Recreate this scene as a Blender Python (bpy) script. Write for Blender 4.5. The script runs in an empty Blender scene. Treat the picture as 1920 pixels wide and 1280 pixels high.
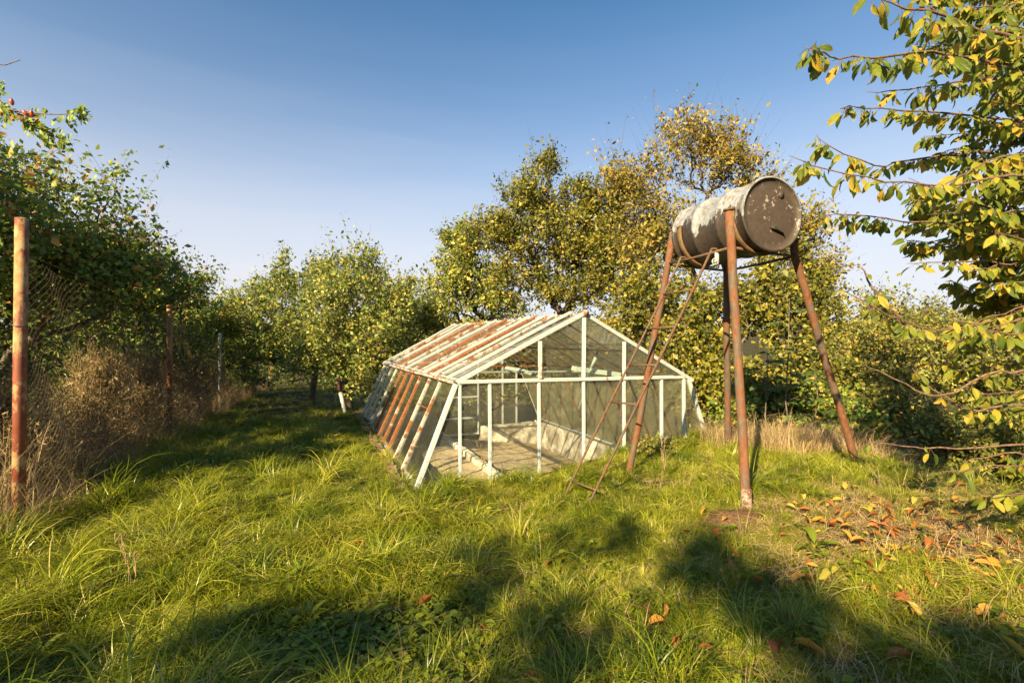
import bpy, math, random
import numpy as np
from mathutils import Vector, Matrix
C = bpy.context.scene.collection
SC = bpy.context.scene
random.seed(7); RNG = np.random.default_rng(11)

# ------------------------------------------------------------------ camera, sky, sun, exposure
F = 900.0; EYE = 1.6
cam_d = bpy.data.cameras.new('camera'); cam_d.sensor_width = 36; cam_d.lens = 36*F/1920
cam_d.clip_end = 5000; cam_d.clip_start = 0.05
cam = bpy.data.objects.new('camera', cam_d); C.objects.link(cam)
cam.location = (0, 0, EYE); cam.rotation_euler = (math.radians(90), 0, 0)
SC.camera = cam
SUN_AZ = math.radians(31)       # how far to the left of straight behind the camera the sun stands
SUN_EL = math.radians(27)
SUNV = Vector((-math.sin(SUN_AZ)*math.cos(SUN_EL), -math.cos(SUN_AZ)*math.cos(SUN_EL), math.sin(SUN_EL)))
W = bpy.data.worlds.new('World'); SC.world = W; W.use_nodes = True
wn = W.node_tree; wn.nodes.clear()
sky = wn.nodes.new('ShaderNodeTexSky'); sky.sky_type = 'NISHITA'; sky.sun_disc = False
sky.sun_elevation = SUN_EL; sky.sun_rotation = math.pi + SUN_AZ
sky.air_density = 1.0; sky.dust_density = 1.2; sky.ozone_density = 2.2; sky.altitude = 200
bg = wn.nodes.new('ShaderNodeBackground'); bg.inputs['Strength'].default_value = 0.05
wo = wn.nodes.new('ShaderNodeOutputWorld')
_tc = wn.nodes.new('ShaderNodeTexCoord'); _sp = wn.nodes.new('ShaderNodeSeparateXYZ'); wn.links.new(_tc.outputs['Generated'], _sp.inputs[0])
_rp = wn.nodes.new('ShaderNodeValToRGB'); _e = _rp.color_ramp.elements; _e[0].position = 0; _e[0].color = (.93,)*3+(1,); _e[1].position = .60; _e[1].color = (0, 0, 0, 1)
for _p, _v in ((.12, .88), (.225, .68), (.33, .36), (.44, .14)): _x = _e.new(_p); _x.color = (_v,)*3+(1,)
_cm = wn.nodes.new('ShaderNodeMapping'); _cm.inputs['Scale'].default_value = (1.2, 1.2, 9); wn.links.new(_tc.outputs['Generated'], _cm.inputs[0])
_cn = wn.nodes.new('ShaderNodeTexNoise'); _cn.inputs['Scale'].default_value = 2.2; _cn.inputs['Detail'].default_value = 6; _cn.inputs['Distortion'].default_value = .6; wn.links.new(_cm.outputs[0], _cn.inputs['Vector'])
_c1 = wn.nodes.new('ShaderNodeMath'); _c1.operation = 'MULTIPLY_ADD'; wn.links.new(_cn.outputs['Fac'], _c1.inputs[0]); _c1.inputs[1].default_value = -.05; _c1.inputs[2].default_value = .025   # thin uneven haze
_c2 = wn.nodes.new('ShaderNodeMath'); _c2.operation = 'ADD'; wn.links.new(_sp.outputs[2], _c2.inputs[0]); wn.links.new(_c1.outputs[0], _c2.inputs[1])
wn.links.new(_c2.outputs[0], _rp.inputs[0])
_tm = wn.nodes.new('ShaderNodeMix'); _tm.data_type = 'RGBA'; _tm.blend_type = 'MULTIPLY'; _tm.inputs[0].default_value = 1; wn.links.new(sky.outputs[0], _tm.inputs[6]); _tm.inputs[7].default_value = (.50, .86, 1.0, 1)
_hz = wn.nodes.new('ShaderNodeMix'); _hz.data_type = 'RGBA'; wn.links.new(_rp.outputs[0], _hz.inputs[0]); wn.links.new(_tm.outputs[2], _hz.inputs[6]); _hz.inputs[7].default_value = (5.2, 5.05, 5.3, 1)   # pale ground haze low in the sky, all round
wn.links.new(_hz.outputs[2], bg.inputs[0]); wn.links.new(bg.outputs[0], wo.inputs[0])
sd = bpy.data.lights.new('sun', 'SUN'); sd.energy = 5.0; sd.angle = math.radians(0.53); sd.color = (1.0, 0.78, 0.43)
sun = bpy.data.objects.new('sun', sd); C.objects.link(sun)
sun.rotation_euler = (-SUNV).to_track_quat('-Z', 'Y').to_euler(); sun.location = (0, 0, 20)
SC.view_settings.view_transform = 'Standard'; SC.view_settings.look = 'None'
SC.view_settings.exposure = 1.8; SC.view_settings.gamma = 1; SC.view_settings.use_curve_mapping = False
SC.cycles.max_bounces = 8; SC.cycles.transparent_max_bounces = 24; SC.cycles.diffuse_bounces = 3
SC.cycles.glossy_bounces = 3; SC.cycles.transmission_bounces = 6
SC.cycles.caustics_reflective = False; SC.cycles.caustics_refractive = False
SC.cycles.sample_clamp_indirect = 6

# ------------------------------------------------------------------ helpers
def P(px, py, Y): return Vector(((px-960)/F*Y, Y, EYE-(py-640)/F*Y))
def sm(a, b, x): t = np.clip((np.asarray(x, float)-a)/(b-a), 0, 1); return t*t*(3-2*t)
_T = np.random.default_rng(5).random((64, 64))
def noise2(x, y, s=1.0, o=0.0):
    x = np.asarray(x, float)/s+o; y = np.asarray(y, float)/s+o*1.7
    xi = np.floor(x).astype(int); yi = np.floor(y).astype(int); fx = x-xi; fy = y-yi
    fx = fx*fx*(3-2*fx); fy = fy*fy*(3-2*fy)
    a = _T[xi % 64, yi % 64]; b = _T[(xi+1) % 64, yi % 64]; c = _T[xi % 64, (yi+1) % 64]; d = _T[(xi+1) % 64, (yi+1) % 64]
    return (a*(1-fx)+b*fx)*(1-fy)+(c*(1-fx)+d*fx)*fy
def tag(o, label=None, cat=None, group=None, kind=None):
    if label: o['label'] = label
    if cat: o['category'] = cat
    if group: o['group'] = group
    if kind: o['kind'] = kind
    return o
def empty(name, loc, label, cat, group=None):
    o = bpy.data.objects.new(name, None); C.objects.link(o); o.location = loc
    o.empty_display_size = .1
    bpy.context.view_layer.update()
    return tag(o, label, cat, group)
def link(name, me, mat=None, parent=None):
    o = bpy.data.objects.new(name, me); C.objects.link(o)
    if mat and not me.materials: me.materials.append(mat)
    if parent:
        o.parent = parent
        l = parent.location.copy()
        if parent.parent: l += parent.parent.location
        o.location = -l if not parent.type == 'MESH' else (0, 0, 0)
    return o
def mesh_np(name, V, Fc, attrs=None, smooth=False, uv=None):
    """V (n,3); Fc (m,k) with one k"""
    V = np.asarray(V, np.float32); Fc = np.asarray(Fc, np.int32)
    me = bpy.data.meshes.new(name)
    me.vertices.add(len(V)); me.vertices.foreach_set('co', V.ravel())
    m, k = Fc.shape
    me.loops.add(m*k); me.loops.foreach_set('vertex_index', Fc.ravel())
    me.polygons.add(m); me.polygons.foreach_set('loop_start', np.arange(0, m*k, k, dtype=np.int32))
    try: me.polygons.foreach_set('loop_total', np.full(m, k, np.int32))
    except Exception: pass
    if smooth: me.polygons.foreach_set('use_smooth', np.ones(m, bool))
    me.update(calc_edges=True)
    for n_, a in (attrs or {}).items():
        at = me.attributes.new(n_, 'FLOAT', 'POINT'); at.data.foreach_set('value', np.asarray(a, np.float32))
    if uv is not None:
        u = me.uv_layers.new(name='uv'); u.data.foreach_set('uv', np.asarray(uv, np.float32)[Fc.ravel()].ravel())
    me.validate()
    return me
def mesh_py(name, V, Fc, smooth=False):
    me = bpy.data.meshes.new(name); me.from_pydata([tuple(v) for v in V], [], Fc)
    if smooth: me.polygons.foreach_set('use_smooth', [True]*len(me.polygons))
    me.update(); return me
def frame(d, up=(0, 0, 1)):
    d = Vector(d).normalized(); u = Vector(up)
    if abs(d.dot(u)) > .98: u = Vector((1, 0, 0))
    s = d.cross(u).normalized(); u = s.cross(d).normalized(); return d, s, u
def beam_mesh(name, p0, p1, w, h, up=(0, 0, 1), segs=1, warp=0.0):
    p0 = Vector(p0); p1 = Vector(p1); d, s, u = frame(p1-p0, up); V = []; Fc = []
    c = min(w, h)*.14
    prof = [(-w/2+c, -h/2), (w/2-c, -h/2), (w/2, -h/2+c), (w/2, h/2-c), (w/2-c, h/2), (-w/2+c, h/2), (-w/2, h/2-c), (-w/2, -h/2+c)]
    for i in range(segs+1):
        q = p0.lerp(p1, i/segs)
        if 0 < i < segs: q = q+s*random.uniform(-warp, warp)+u*random.uniform(-warp, warp)
        for a, b in prof: V.append(q+s*a+u*b)
    for i in range(segs):
        for k in range(8):
            a = i*8+k; b = i*8+(k+1) % 8; Fc.append((a, b, b+8, a+8))
    Fc.append(tuple(range(7, -1, -1))); Fc.append(tuple(range(segs*8, segs*8+8)))
    return mesh_py(name, V, Fc)
def tube_mesh(name, pts, rad, sides=10, cap=True):
    pts = [Vector(p) for p in pts]; n = len(pts)
    if not hasattr(rad, '__len__'): rad = [rad]*n
    V = []; Fc = []; s = None
    for i, p in enumerate(pts):
        d = (pts[min(i+1, n-1)]-pts[max(i-1, 0)]).normalized()
        if s is None: _, s, _ = frame(d)
        s = (s-d*s.dot(d)).normalized(); u = d.cross(s)
        for k in range(sides):
            a = 2*math.pi*k/sides; V.append(p+(s*math.cos(a)+u*math.sin(a))*rad[i])
    for i in range(n-1):
        for k in range(sides):
            a = i*sides+k; b = i*sides+(k+1) % sides; Fc.append((a, b, b+sides, a+sides))
    if cap:
        Fc.append(tuple(range(sides-1, -1, -1))); Fc.append(tuple(range((n-1)*sides, n*sides)))
    me = mesh_py(name, V, Fc, True)
    return me
def join_meshes(name, specs):
    """specs: list of meshes -> one mesh"""
    V = []; Fc = []; S = []
    for me in specs:
        o = len(V); V += [v.co.copy() for v in me.vertices]
        for p in me.polygons: Fc.append(tuple(i+o for i in p.vertices)); S.append(p.use_smooth)
        bpy.data.meshes.remove(me)
    m = mesh_py(name, V, Fc); m.polygons.foreach_set('use_smooth', S); return m

# ------------------------------------------------------------------ materials
class NT:
    def __init__(s, name):
        s.m = bpy.data.materials.new(name); s.m.use_nodes = True; s.t = s.m.node_tree; s.t.nodes.clear()
        s.out = s.n('ShaderNodeOutputMaterial')
    def n(s, k, **kw):
        o = s.t.nodes.new(k)
        for a, b in kw.items(): setattr(o, a, b)
        return o
    def l(s, a, b): s.t.links.new(a, b)
    def noise(s, scale, detail=4, co=None, rough=.55, dist=0):
        n = s.n('ShaderNodeTexNoise'); n.inputs['Scale'].default_value = scale; n.inputs['Detail'].default_value = detail
        n.inputs['Roughness'].default_value = rough; n.inputs['Distortion'].default_value = dist
        if co is not None: s.l(co, n.inputs['Vector'])
        return n.outputs['Fac']
    def ramp(s, fac, stops, interp='LINEAR'):
        r = s.n('ShaderNodeValToRGB'); r.color_ramp.interpolation = interp
        e = r.color_ramp.elements
        while len(e) > 1: e.remove(e[-1])
        e[0].position = stops[0][0]; e[0].color = (*col(stops[0][1]), 1)
        for p, c in stops[1:]:
            x = e.new(p); x.color = (*col(c), 1)
        s.l(fac, r.inputs[0]); return r.outputs[0]
    def mix(s, fac, a, b, mode='MIX'):
        m = s.n('ShaderNodeMix', data_type='RGBA', blend_type=mode)
        for v, i in ((fac, 0), (a, 6), (b, 7)):
            if hasattr(v, 'is_linked') or isinstance(v, bpy.types.NodeSocket): s.l(v, m.inputs[i])
            elif i == 0: m.inputs[0].default_value = v
            else: m.inputs[i].default_value = (*col(v), 1)
        return m.outputs[2]
    def math(s, op, a, b=0.0, clamp=False):
        m = s.n('ShaderNodeMath', operation=op, use_clamp=clamp)
        for v, i in ((a, 0), (b, 1)):
            if isinstance(v, bpy.types.NodeSocket): s.l(v, m.inputs[i])
            else: m.inputs[i].default_value = v
        return m.outputs[0]
    def bump(s, h, strength=.3, dist=.01):
        b = s.n('ShaderNodeBump'); b.inputs['Strength'].default_value = strength; b.inputs['Distance'].default_value = dist
        s.l(h, b.inputs['Height']); return b.outputs[0]
    def bsdf(s, colr, rough=.7, metal=0, nrm=None, spec=.5):
        p = s.n('ShaderNodeBsdfPrincipled')
        for v, k in ((colr, 'Base Color'), (rough, 'Roughness'), (metal, 'Metallic'), (spec, 'Specular IOR Level')):
            if isinstance(v, bpy.types.NodeSocket): s.l(v, p.inputs[k])
            elif k == 'Base Color': p.inputs[k].default_value = (*col(v), 1)
            else: p.inputs[k].default_value = v
        if nrm is not None: s.l(nrm, p.inputs['Normal'])
        return p.outputs[0]
    def obj(s): return s.n('ShaderNodeTexCoord').outputs['Object']
    def done(s, sh): s.l(sh, s.out.inputs[0]); return s.m
def col(c): return (c, c, c) if isinstance(c, (int, float)) else tuple(c[:3])

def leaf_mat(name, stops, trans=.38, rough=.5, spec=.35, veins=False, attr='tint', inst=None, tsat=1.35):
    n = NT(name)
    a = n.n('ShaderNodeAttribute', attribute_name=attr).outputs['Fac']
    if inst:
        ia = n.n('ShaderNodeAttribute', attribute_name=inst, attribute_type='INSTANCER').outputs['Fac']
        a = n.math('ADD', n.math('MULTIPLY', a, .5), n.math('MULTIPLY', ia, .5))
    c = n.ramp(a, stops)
    nrm = None
    if veins:
        uv = n.n('ShaderNodeUVMap').outputs[0]
        sp = n.n('ShaderNodeSeparateXYZ'); n.l(uv, sp.inputs[0])
        av = n.math('ABSOLUTE', n.math('SUBTRACT', sp.outputs[1], .5))
        ph = n.math('SUBTRACT', n.math('MULTIPLY', sp.outputs[0], 60), n.math('MULTIPLY', av, 40))
        w = n.math('SINE', ph)
        nrm = n.bump(w, .5, .002)
        rib = n.math('LESS_THAN', av, .025)
        c = n.mix(n.math('MULTIPLY', rib, .6), c, (.22, .24, .06))
        nz = n.noise(45, 3, n.obj())
        c = n.mix(n.ramp(nz, [(.56, 0), (.68, 1)]), c, n.mix(.55, c, (.30, .15, .02)))
    b = n.bsdf(c, rough, 0, nrm, spec)
    tr = n.n('ShaderNodeBsdfTranslucent')
    g = n.n('ShaderNodeGamma'); g.inputs[1].default_value = .85; n.l(c, g.inputs[0]); n.l(g.outputs[0], tr.inputs[0])
    mx = n.n('ShaderNodeMixShader'); mx.inputs[0].default_value = trans
    n.l(b, mx.inputs[1]); n.l(tr.outputs[0], mx.inputs[2])
    return n.done(mx.outputs[0])
def bark_mat(name, a, b, scale=30):
    n = NT(name); co = n.obj(); nz = n.noise(scale, 6, co, .65)
    return n.done(n.bsdf(n.ramp(nz, [(.35, a), (.65, b)]), .85, 0, n.bump(nz, .6, .01), .2))
def paint_mat(name, paint, paint2, rust, amount=.5, scale=14, stretch=(1, 1, 1), rough=.55, rust2=(.12, .045, .02)):
    n = NT(name); mp = n.n('ShaderNodeMapping'); mp.inputs['Scale'].default_value = stretch; n.l(n.obj(), mp.inputs[0]); co = mp.outputs[0]
    f = n.noise(scale, 8, co, .68); f2 = n.noise(scale*3.7, 5, co, .6); f3 = n.noise(scale*.35, 3, co)
    k = n.math('ADD', n.math('MULTIPLY', f, .75), n.math('MULTIPLY', f3, .25))
    mask = n.ramp(k, [(amount-.02, 0), (amount+.02, 1)])            # 1 = paint
    pc = n.ramp(f2, [(.3, paint2), (.6, paint)]); rc = n.ramp(f2, [(.35, rust2), (.62, rust)])
    c = n.mix(mask, rc, pc)
    h = n.math('ADD', n.math('MULTIPLY', mask, .5), n.math('MULTIPLY', f2, .4))
    return n.done(n.bsdf(c, n.ramp(mask, [(0, .9), (1, rough)]), 0, n.bump(h, .5, .004), .35))

M = {}
M['white_bar'] = paint_mat('white_paint', (.38, .41, .41), (.27, .28, .27), (.42, .17, .06), .37, 9)
M['pale_bar'] = paint_mat('pale_green_white_paint', (.38, .42, .43), (.30, .33, .34), (.40, .16, .05), .37, 12)
M['worn_bar'] = paint_mat('worn_white_and_rust', (.38, .39, .37), (.27, .25, .21), (.27, .105, .04), .485, 7)
M['rust_bar'] = paint_mat('rusty_glazing_bar', (.42, .36, .29), (.3, .24, .18), (.28, .10, .038), .585, 8)
M['green_pipe'] = paint_mat('mint_green_paint', (.42, .52, .44), (.34, .42, .35), (.3, .12, .05), .40, 8)
M['leg'] = paint_mat('rusty_steel_leg', (.075, .055, .043), (.12, .085, .06), (.15, .074, .038), .508, 8, (1, 1, .5), .7, (.12, .038, .016))
M['leg_pale'] = paint_mat('lime_spattered_steel', (.26, .23, .19), (.18, .15, .12), (.13, .065, .04), .5, 45)
M['strap'] = paint_mat('brown_strap', (.16, .10, .045), (.10, .065, .03), (.07, .045, .03), .47, 9)
M['dark_rod'] = paint_mat('brown_steel_rod', (.095, .07, .05), (.06, .042, .03), (.15, .07, .035), .50, 14, (1, 1, 1), .6, (.07, .035, .02))
M['post_red'] = paint_mat('red_and_cream_post_paint', (.19, .052, .028), (.12, .033, .02), (.34, .24, .12), .505, 6, (1, 1, .6), .6, (.26, .12, .045))
M['post_ochre'] = paint_mat('ochre_rust_post', (.26, .14, .045), (.18, .09, .03), (.28, .085, .028), .5, 7, (1, 1, .5))
M['post_grey'] = paint_mat('grey_post', (.45, .44, .40), (.3, .3, .28), (.1, .07, .05), .45, 9, (1, 1, .4))
M['post_dark'] = paint_mat('dark_post', (.05, .045, .04), (.03, .028, .025), (.1, .05, .03), .45, 9)
M['wire'] = NT('galvanised_wire'); M['wire'] = M['wire'].done(M['wire'].bsdf((.09, .07, .05), .6, .5))
M['bark'] = bark_mat('grey_brown_bark', (.05, .04, .03), (.17, .14, .11))
M['bark_dark'] = bark_mat('dark_bark', (.03, .022, .018), (.09, .07, .055))
M['bark_straw'] = bark_mat('dead_stem', (.20, .13, .06), (.42, .30, .16), 50)
M['bark_red'] = bark_mat('reddish_twig_bark', (.07, .04, .03), (.20, .13, .09), 50)

def ground_mat():
    n = NT('soil_under_grass'); co = n.obj(); a = n.noise(1.3, 6, co); b = n.noise(22, 6, co, .7)
    c = n.mix(n.ramp(a, [(.4, 0), (.62, 1)]), n.ramp(b, [(.3, (.018, .022, .007)), (.7, (.045, .05, .014))]), n.ramp(b, [(.3, (.035, .026, .014)), (.7, (.10, .075, .04))]))
    return n.done(n.bsdf(c, .95, 0, n.bump(b, .8, .03), .1))
def sand_mat():
    n = NT('dry_sandy_soil'); co = n.obj(); a = n.noise(1.1, 5, co); b = n.noise(28, 8, co, .72); c_ = n.noise(5, 5, co, .6)
    base = n.ramp(b, [(.3, (.32, .25, .16)), (.7, (.56, .46, .33))])
    c = n.mix(n.ramp(c_, [(.52, 0), (.66, 1)]), base, (.24, .18, .11))
    c = n.mix(n.ramp(a, [(.5, 0), (.7, .35)]), c, (.17, .17, .07))
    return n.done(n.bsdf(c, .95, 0, n.bump(n.math('ADD', b, c_), .7, .04), .1))
def plaster_mat():
    n = NT('limewashed_concrete'); co = n.obj(); a = n.noise(3, 7, co, .65); b = n.noise(18, 8, co, .7); d = n.noise(1.6, 4, co)
    c = n.mix(n.ramp(a, [(.42, 0), (.58, 1)]), (.25, .22, .18), n.ramp(b, [(.3, (.50, .46, .40)), (.65, (.70, .67, .60))]))
    c = n.mix(n.ramp(d, [(.55, 0), (.72, .7)]), c, (.17, .14, .10))
    return n.done(n.bsdf(c, .9, 0, n.bump(n.math('ADD', a, b), .6, .015), .15))
def glass_mat(name, dirt_lo, dirt_hi, dcol, patch=None, plo=.55, phi=.62):
    n = NT(name); co = n.obj()
    a = n.noise(1.7, 6, co, .6); b = n.noise(26, 7, co, .75); st = n.n('ShaderNodeMapping'); st.inputs['Scale'].default_value = (9, 9, 1.3); n.l(co, st.inputs[0])
    s_ = n.noise(2, 5, st.outputs[0], .6)
    f = n.math('MULTIPLY', n.ramp(a, [(.35, .35), (.68, 1)]), n.ramp(b, [(.3, .55), (.7, 1)]))
    f = n.math('MULTIPLY', f, n.ramp(s_, [(.35, .6), (.65, 1)]))
    f = n.math('ADD', n.math('MULTIPLY', f, dirt_hi-dirt_lo), dirt_lo, True)
    cc = dcol
    if patch:
        pt = n.noise(7.5, 9, co, .78); m_ = n.ramp(pt, [(plo, 0), (phi, 1)])
        f = n.math('MAXIMUM', f, n.math('MULTIPLY', m_, .30)); cc = n.mix(m_, dcol, n.ramp(b, [(.35, patch[0]), (.6, patch[1])]))
    tr = n.n('ShaderNodeBsdfTransparent'); tr.inputs[0].default_value = (.975, .985, .975, 1)
    gl = n.n('ShaderNodeBsdfGlossy'); gl.inputs['Roughness'].default_value = .06; gl.inputs[0].default_value = (1, 1, 1, 1)
    nb = n.bump(n.noise(3, 2, co), .08, .02); n.l(nb, gl.inputs['Normal'])
    fr = n.n('ShaderNodeFresnel'); fr.inputs[0].default_value = 1.45
    m1 = n.n('ShaderNodeMixShader'); n.l(n.math('MULTIPLY', fr.outputs[0], .45), m1.inputs[0]); n.l(tr.outputs[0], m1.inputs[1]); n.l(gl.outputs[0], m1.inputs[2])
    df = n.n('ShaderNodeBsdfDiffuse'); tl = n.n('ShaderNodeBsdfTranslucent')
    for x in (df, tl):
        if isinstance(cc, bpy.types.NodeSocket): n.l(cc, x.inputs[0])
        else: x.inputs[0].default_value = (*cc, 1)
    m2 = n.n('ShaderNodeMixShader'); m2.inputs[0].default_value = .4; n.l(df.outputs[0], m2.inputs[1]); n.l(tl.outputs[0], m2.inputs[2])
    m3 = n.n('ShaderNodeMixShader'); n.l(f, m3.inputs[0]); n.l(m1.outputs[0], m3.inputs[1]); n.l(m2.outputs[0], m3.inputs[2])
    return n.done(m3.outputs[0])
def drum_mat():
    n = NT('peeling_white_on_brown_drum'); co = n.obj()
    sp = n.n('ShaderNodeSeparateXYZ'); n.l(co, sp.inputs[0])
    mp = n.n('ShaderNodeMapping'); mp.inputs['Scale'].default_value = (1.25, 1.0, .30); n.l(co, mp.inputs[0])
    a = n.noise(6, 8, mp.outputs[0], .66); b = n.noise(26, 5, co, .7)
    h = n.math('ADD', n.math('MULTIPLY', sp.outputs[2], 1.15), a)
    h = n.math('ADD', h, n.math('MULTIPLY', n.math('SUBTRACT', b, .5), .18))
    m = n.ramp(h, [(.52, 0), (.545, 1)])
    dk = n.ramp(b, [(.3, (.026, .020, .018)), (.7, (.052, .040, .033))]); wh = n.ramp(b, [(.3, (.13, .14, .155)), (.62, (.235, .25, .28))])
    sc = n.noise(17, 6, mp.outputs[0], .72); holes = n.ramp(sc, [(.535, 0), (.56, 1)])
    c = n.mix(m, dk, n.mix(n.math('MULTIPLY', holes, .75), wh, (.095, .07, .058)))
    return n.done(n.bsdf(c, n.ramp(m, [(0, .5), (1, .8)]), 0, n.bump(n.math('ADD', m, b), .35, .004), .4))
def drum_end_mat():
    n = NT('brown_drum_end'); co = n.obj(); a = n.noise(9, 8, co, .7); b = n.noise(30, 5, co, .7); d = n.noise(3, 3, co)
    m = n.ramp(n.math('ADD', n.math('MULTIPLY', a, .8), n.math('MULTIPLY', d, .2)), [(.575, 0), (.59, 1)])
    m2 = n.ramp(b, [(.655, 0), (.67, 1)])
    c = n.mix(n.math('MAXIMUM', m, m2), n.ramp(b, [(.3, (.040, .030, .026)), (.7, (.064, .047, .038))]), (.24, .22, .20))
    return n.done(n.bsdf(c, .62, 0, n.bump(n.math('ADD', a, b), .25, .003), .35))
M['ground'] = ground_mat(); M['sand'] = sand_mat(); M['plaster'] = plaster_mat()
M['glass'] = glass_mat('dusty_glass', .022, .12, (.46, .46, .36))
M['glass_side'] = glass_mat('dusty_side_glass', .006, .05, (.42, .42, .32))
M['glass_roof'] = glass_mat('weathered_roof_glass', .03, .09, (.46, .44, .38), ((.22, .27, .38), (.46, .46, .44)), .53, .58)
M['glass_right'] = glass_mat('green_filmed_glass', .12, .36, (.42, .43, .24)); M['drum'] = drum_mat(); M['drum_end'] = drum_end_mat()
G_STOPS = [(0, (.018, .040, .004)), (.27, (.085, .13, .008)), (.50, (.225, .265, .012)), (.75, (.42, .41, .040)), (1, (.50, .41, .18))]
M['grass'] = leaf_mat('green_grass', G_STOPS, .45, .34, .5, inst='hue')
M['straw'] = leaf_mat('dry_straw', [(0, (.20, .13, .06)), (.5, (.40, .29, .155)), (1, (.60, .47, .28))], .3, .6, .25, inst='hue')
M['weed'] = leaf_mat('leafy_ground_weed', [(0, (.06, .095, .010)), (.6, (.16, .20, .016)), (1, (.28, .30, .025))], .35, .45, .4, inst='hue')

# ------------------------------------------------------------------ ground
A0 = Vector((-1.06, 5.14, 0)); PV = Vector((.925, .380, 0)); LV = Vector((-.380, .925, 0)); LEN = 5.85
PV.normalize(); LV.normalize()
def GW(s, t, z): v = A0+PV*s+LV*t; return Vector((v.x, v.y, z))
def st(x, y): return (x+1.06)*PV.x+(y-5.14)*PV.y, (x+1.06)*LV.x+(y-5.14)*LV.y
def GZ(x, y):
    x = np.asarray(x, float); y = np.asarray(y, float); s, t = st(x, y)
    z = .34*sm(-.3, 2.6, x)*(1-.5*sm(5, 7.5, y))*sm(-3, 1.5, y)
    z = z-.028*np.maximum(0, y-8)*sm(-1, -3, -x*0+s-1.0)
    z = z-.03*np.maximum(0, np.minimum(y, 60)-9)*(1-sm(-1, -3, s-1.0))
    z = z-1.0*sm(0, 1.5, x-(4.1-.1*(y-3)))*sm(-2, 1, y)
    z = z-.95*sm(-.35, .5, t)*sm(3.95, 4.3, s)*(1-sm(0, 1.5, x-(4.1-.1*(y-3))))
    z = z-.6*sm(5.4, 5.85, t)*sm(1.75, 2.6, s)*(1-sm(3.95, 4.3, s))
    z = z+.22*sm(.3, 1.6, -(x+2.4+.4*y)*.93)*sm(12, 8, y)              # bank along the fence
    z = z+(noise2(x, y, .9)-.5)*.09+(noise2(x, y, .33, 3)-.5)*.035
    z = z-.012*np.maximum(0, y-60)*0
    return z
def inside(x, y, m=.1):
    s, t = st(x, y); return (s > m) & (s < 4.44-m) & (t > m) & (t < LEN+.13-m)
def ground_sheet():
    xs = np.concatenate([-np.geomspace(400, 12.5, 26), np.arange(-12, 9.01, .12), np.geomspace(9.5, 400, 26)])
    ys = np.concatenate([-np.geomspace(200, 6.5, 14), np.arange(-6, 14.01, .12), np.geomspace(14.4, 900, 34)])
    X, Y = np.meshgrid(xs, ys); Z = GZ(X, Y)
    s, t = st(X, Y)
    far = sm(14, 60, np.hypot(X, Y)); Z = Z*(1-far)+far*(-1.6)
    hill = sm(90, 420, Y)*26*(noise2(X, Y, 170, 2)*.8+.25); Z = Z+hill
    Z = np.where(inside(X, Y, .06), -1.5, Z)
    V = np.stack([X, Y, Z], -1).reshape(-1, 3); ny, nx = X.shape
    i = np.arange(ny-1)[:, None]*nx+np.arange(nx-1)[None]; i = i.ravel()
    return mesh_np('ground', V, np.stack([i, i+1, i+1+nx, i+nx], 1), smooth=True)
tag(link('ground', ground_sheet(), M['ground']), kind='structure')

def ray_ground(px, py, off=0.0):
    Y = 3.0
    for _ in range(40):
        x = (px-960)/F*Y; z = float(GZ(x, Y))+off
        d = (py-640)/F
        if d <= 0: return None
        Y = .5*Y+.5*min(60, (EYE-z)/d)
    return Vector(((px-960)/F*Y, Y, float(GZ((px-960)/F*Y, Y))+off))

# ------------------------------------------------------------------ greenhouse
gh = empty('greenhouse', (A0.x, A0.y, 0), 'old glass greenhouse with sloping sides and chipped white and rusty frame', 'greenhouse')
ES, EZ = .518, 1.15; RS = 2.109; ES2 = 3.70; ER = 1.105
def rz(t): return 1.935+.05*t/LEN
def ez(t): return 1.165-.035*t/LEN
BS2, BZ2 = 4.33, -.37
TI = [0, .75, 1.35, 1.95, 2.5, 3.05, 3.6, 4.2, 4.8, 5.35, LEN]
def part(name, me, mat, parent=None, **k): o = link(name, me, M[mat] if isinstance(mat, str) else mat, parent or gh); tag(o, **k); return o
def bar(name, p0, p1, w, h, mat, up=(0, 0, 1), warp=.003, segs=3, **k):
    return part(name, beam_mesh(name, p0, p1, w, h, up, segs, warp), mat, **k)
def pane(pts, mat, th=.004):
    pts = [Vector(p) for p in pts]; nr = (pts[1]-pts[0]).cross(pts[-1]-pts[0]).normalized()
    j = random.uniform(-.003, .003)
    a = [p+nr*(th/2+j) for p in pts]; b = [p-nr*(th/2-j) for p in pts]; n = len(pts)
    Fc = [tuple(range(n)), tuple(range(2*n-1, n-1, -1))]+[(i, i+n, (i+1) % n+n, (i+1) % n) for i in range(n)]
    return part('pane', mesh_py('pane', a+b, Fc), mat)
def lerp(a, b, u): return a+(b-a)*u
def rafz(s): return lerp(EZ+.015, rz(0), (s-ES)/(RS-ES)) if s < RS else lerp(rz(0), ER+.02, (s-RS)/(ES2-RS))
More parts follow.
